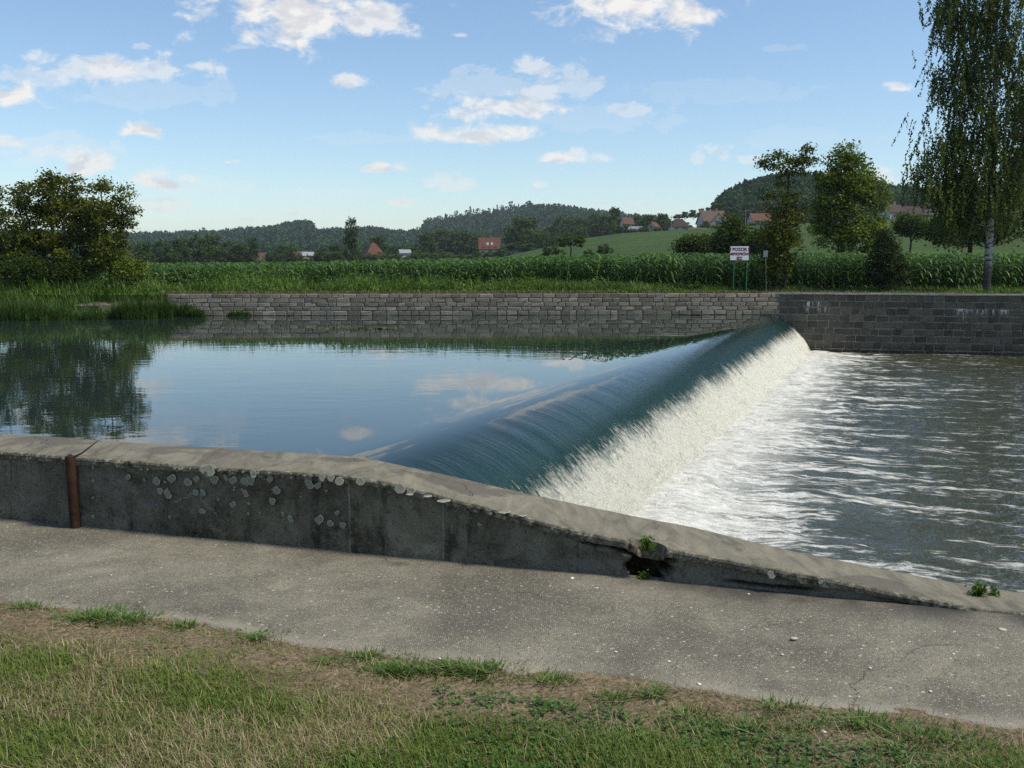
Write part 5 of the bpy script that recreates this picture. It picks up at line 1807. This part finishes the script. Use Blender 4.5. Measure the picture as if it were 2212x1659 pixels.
    # weeds rooted in the parapet
    def weed(name, label, p, h, ns, spread):
        r = empty(name, p)
        tag(r, label, 'plant')
        SA, SB, LP = [], [], []
        for k in range(ns):
            a = rg.uniform(0, 6.28)
            tip = np.array([math.cos(a) * spread, math.sin(a) * spread * .6, h * rg.uniform(.6, 1.05)])
            base = rg.normal(size=3) * .006
            base[2] = -.02
            mid = (base + tip) / 2 + np.array([0, 0, .15 * h])
            SA += [base, mid]
            SB += [mid, tip]
            for t in np.linspace(.15, 1, 12):
                q = base + (tip - base) * t + np.array([0, 0, .3 * h * t * (1 - t)])
                LP.append(q + rg.normal(size=3) * .010)
                LP.append(q + rg.normal(size=3) * .014)
        m_ = len(SA)
        V, F = tubes(SA, SB, np.full(m_, .0022), np.full(m_, .0014), 4)
        obj('stem', make_mesh('stem', V, F, {'tint': np.full(len(V), .4)}), 'weed', r)
        V, F = leaf_quads(np.array(LP), rg.uniform(.018, .036, len(LP)), rg, .4, .45)
        obj('leaves', make_mesh('leaves', V, F, {'tint': np.repeat(rg.uniform(0, 1, len(LP)), 4)}), 'weed', r)
    xw = at(1398, 1185, 5.34)[0]
    weed('weed_plant', 'small yellowish weed sprouting from the crumbled coping above the cavity', (xw, float(wall_y(xw)) + .03, float(np.interp(xw, TX, TZ)) - .02), .05, 7, .022)
    xw = at(1388, 1247, 5.34)[0]
    weed('weed_plant', 'tiny bright green seedling at the foot of the mossy cavity', (xw, float(wall_y(xw)) + .005, .0), .032, 5, .025)
    d = ray(2112, 1290)
    tt = (-.02 - CAMZ) / d[2]
    weed('weed_plant', 'leafy green weed on the river edge of the parapet where it runs out', (d[0] * tt, d[1] * tt, -.035), .085, 10, .04)
    d = ray(2140, 1288)
    tt = (-.03 - CAMZ) / d[2]
    weed('weed_plant', 'dry little weed beside the leafy one at the low end of the parapet', (d[0] * tt, d[1] * tt, -.045), .05, 4, .04)

    # pebbles and scraps on the path
    def pebble(name, label, xd, yd, s, mat, group=None, cat='pebble', flat=.38):
        d = ray(xd, yd)
        tt = (.008 - CAMZ) / d[2]
        th = np.linspace(0, 2 * np.pi, 9)[:-1]
        V = [(0, 0, flat)]
        for rad, zz_ in ((.6, .82 * flat), (1, .3 * flat), (.8, -.3 * flat)):
            V += [(math.cos(a) * rad * (1 + rg.normal() * .14), math.sin(a) * rad * .7 * (1 + rg.normal() * .14), zz_) for a in th]
        F = [(0, 1 + i, 1 + (i + 1) % 8) for i in range(8)]
        for q in range(2):
            F += [(1 + q * 8 + i, 9 + q * 8 + i, 9 + q * 8 + (i + 1) % 8, 1 + q * 8 + (i + 1) % 8) for i in range(8)]
        o = obj(name, make_mesh(name, np.array(V) * s, F, None, True), mat, None, (d[0] * tt, d[1] * tt, .002))
        o.rotation_euler = (0, 0, rg.uniform(0, 6))
        tag(o, label, cat, group)
    pebble('pebble', 'largest pale pebble lying alone in the middle of the path', 1715, 1377, .020, 'pebble')
    for xd, yd, s in ((1236, 1247, .017), (1290, 1268, .010), (1617, 1281, .010), (1690, 1411, .008), (1445, 1426, .009), (1510, 1475, .012), (418, 1472, .008), (950, 1420, .009), (1330, 1405, .008), (700, 1370, .007), (560, 1300, .007), (1880, 1440, .008), (2060, 1410, .009), (2010, 1490, .008), (860, 1290, .007), (240, 1240, .008)):
        pebble('pebble', 'tiny whitish pebble on the concrete path', xd, yd, s, 'litter_white', 'tiny pebbles on the path')
    pebble('crumbled_concrete', 'pale crumbled piece of concrete beside the low end of the parapet', 2165, 1357, .026, 'pebble', cat='rubble', flat=.15)
    pebble('paper_scrap', 'white paper scrap lying on the dry soil by a straw', 1780, 1577, .014, 'litter_white', cat='litter', flat=.3)
    pebble('paper_scrap', 'white round scrap in the grass near the path corner', 2107, 1648, .013, 'litter_white', cat='litter', flat=.5)


near_trees()
vegetation()
countryside()
village()
signs()
near_details()

# ------------------------------------------------------------------ summer haze over the valley
m, nt = newmat('haze')
vol = node(nt, 'ShaderNodeVolumePrincipled', {'Color': (.80, .88, 1.0, 1), 'Density': .00010, 'Anisotropy': .2})
out = node(nt, 'ShaderNodeOutputMaterial')
nt.links.new(vol.outputs[0], out.inputs['Volume'])
MAT['haze'] = m
HAZE = True
if HAZE:
    tag(obj('haze', boxmesh('haze', -15000, 15000, -400, 7000, -6, 160), 'haze'), 'thin bluish summer haze over the valley', 'haze', kind='stuff')
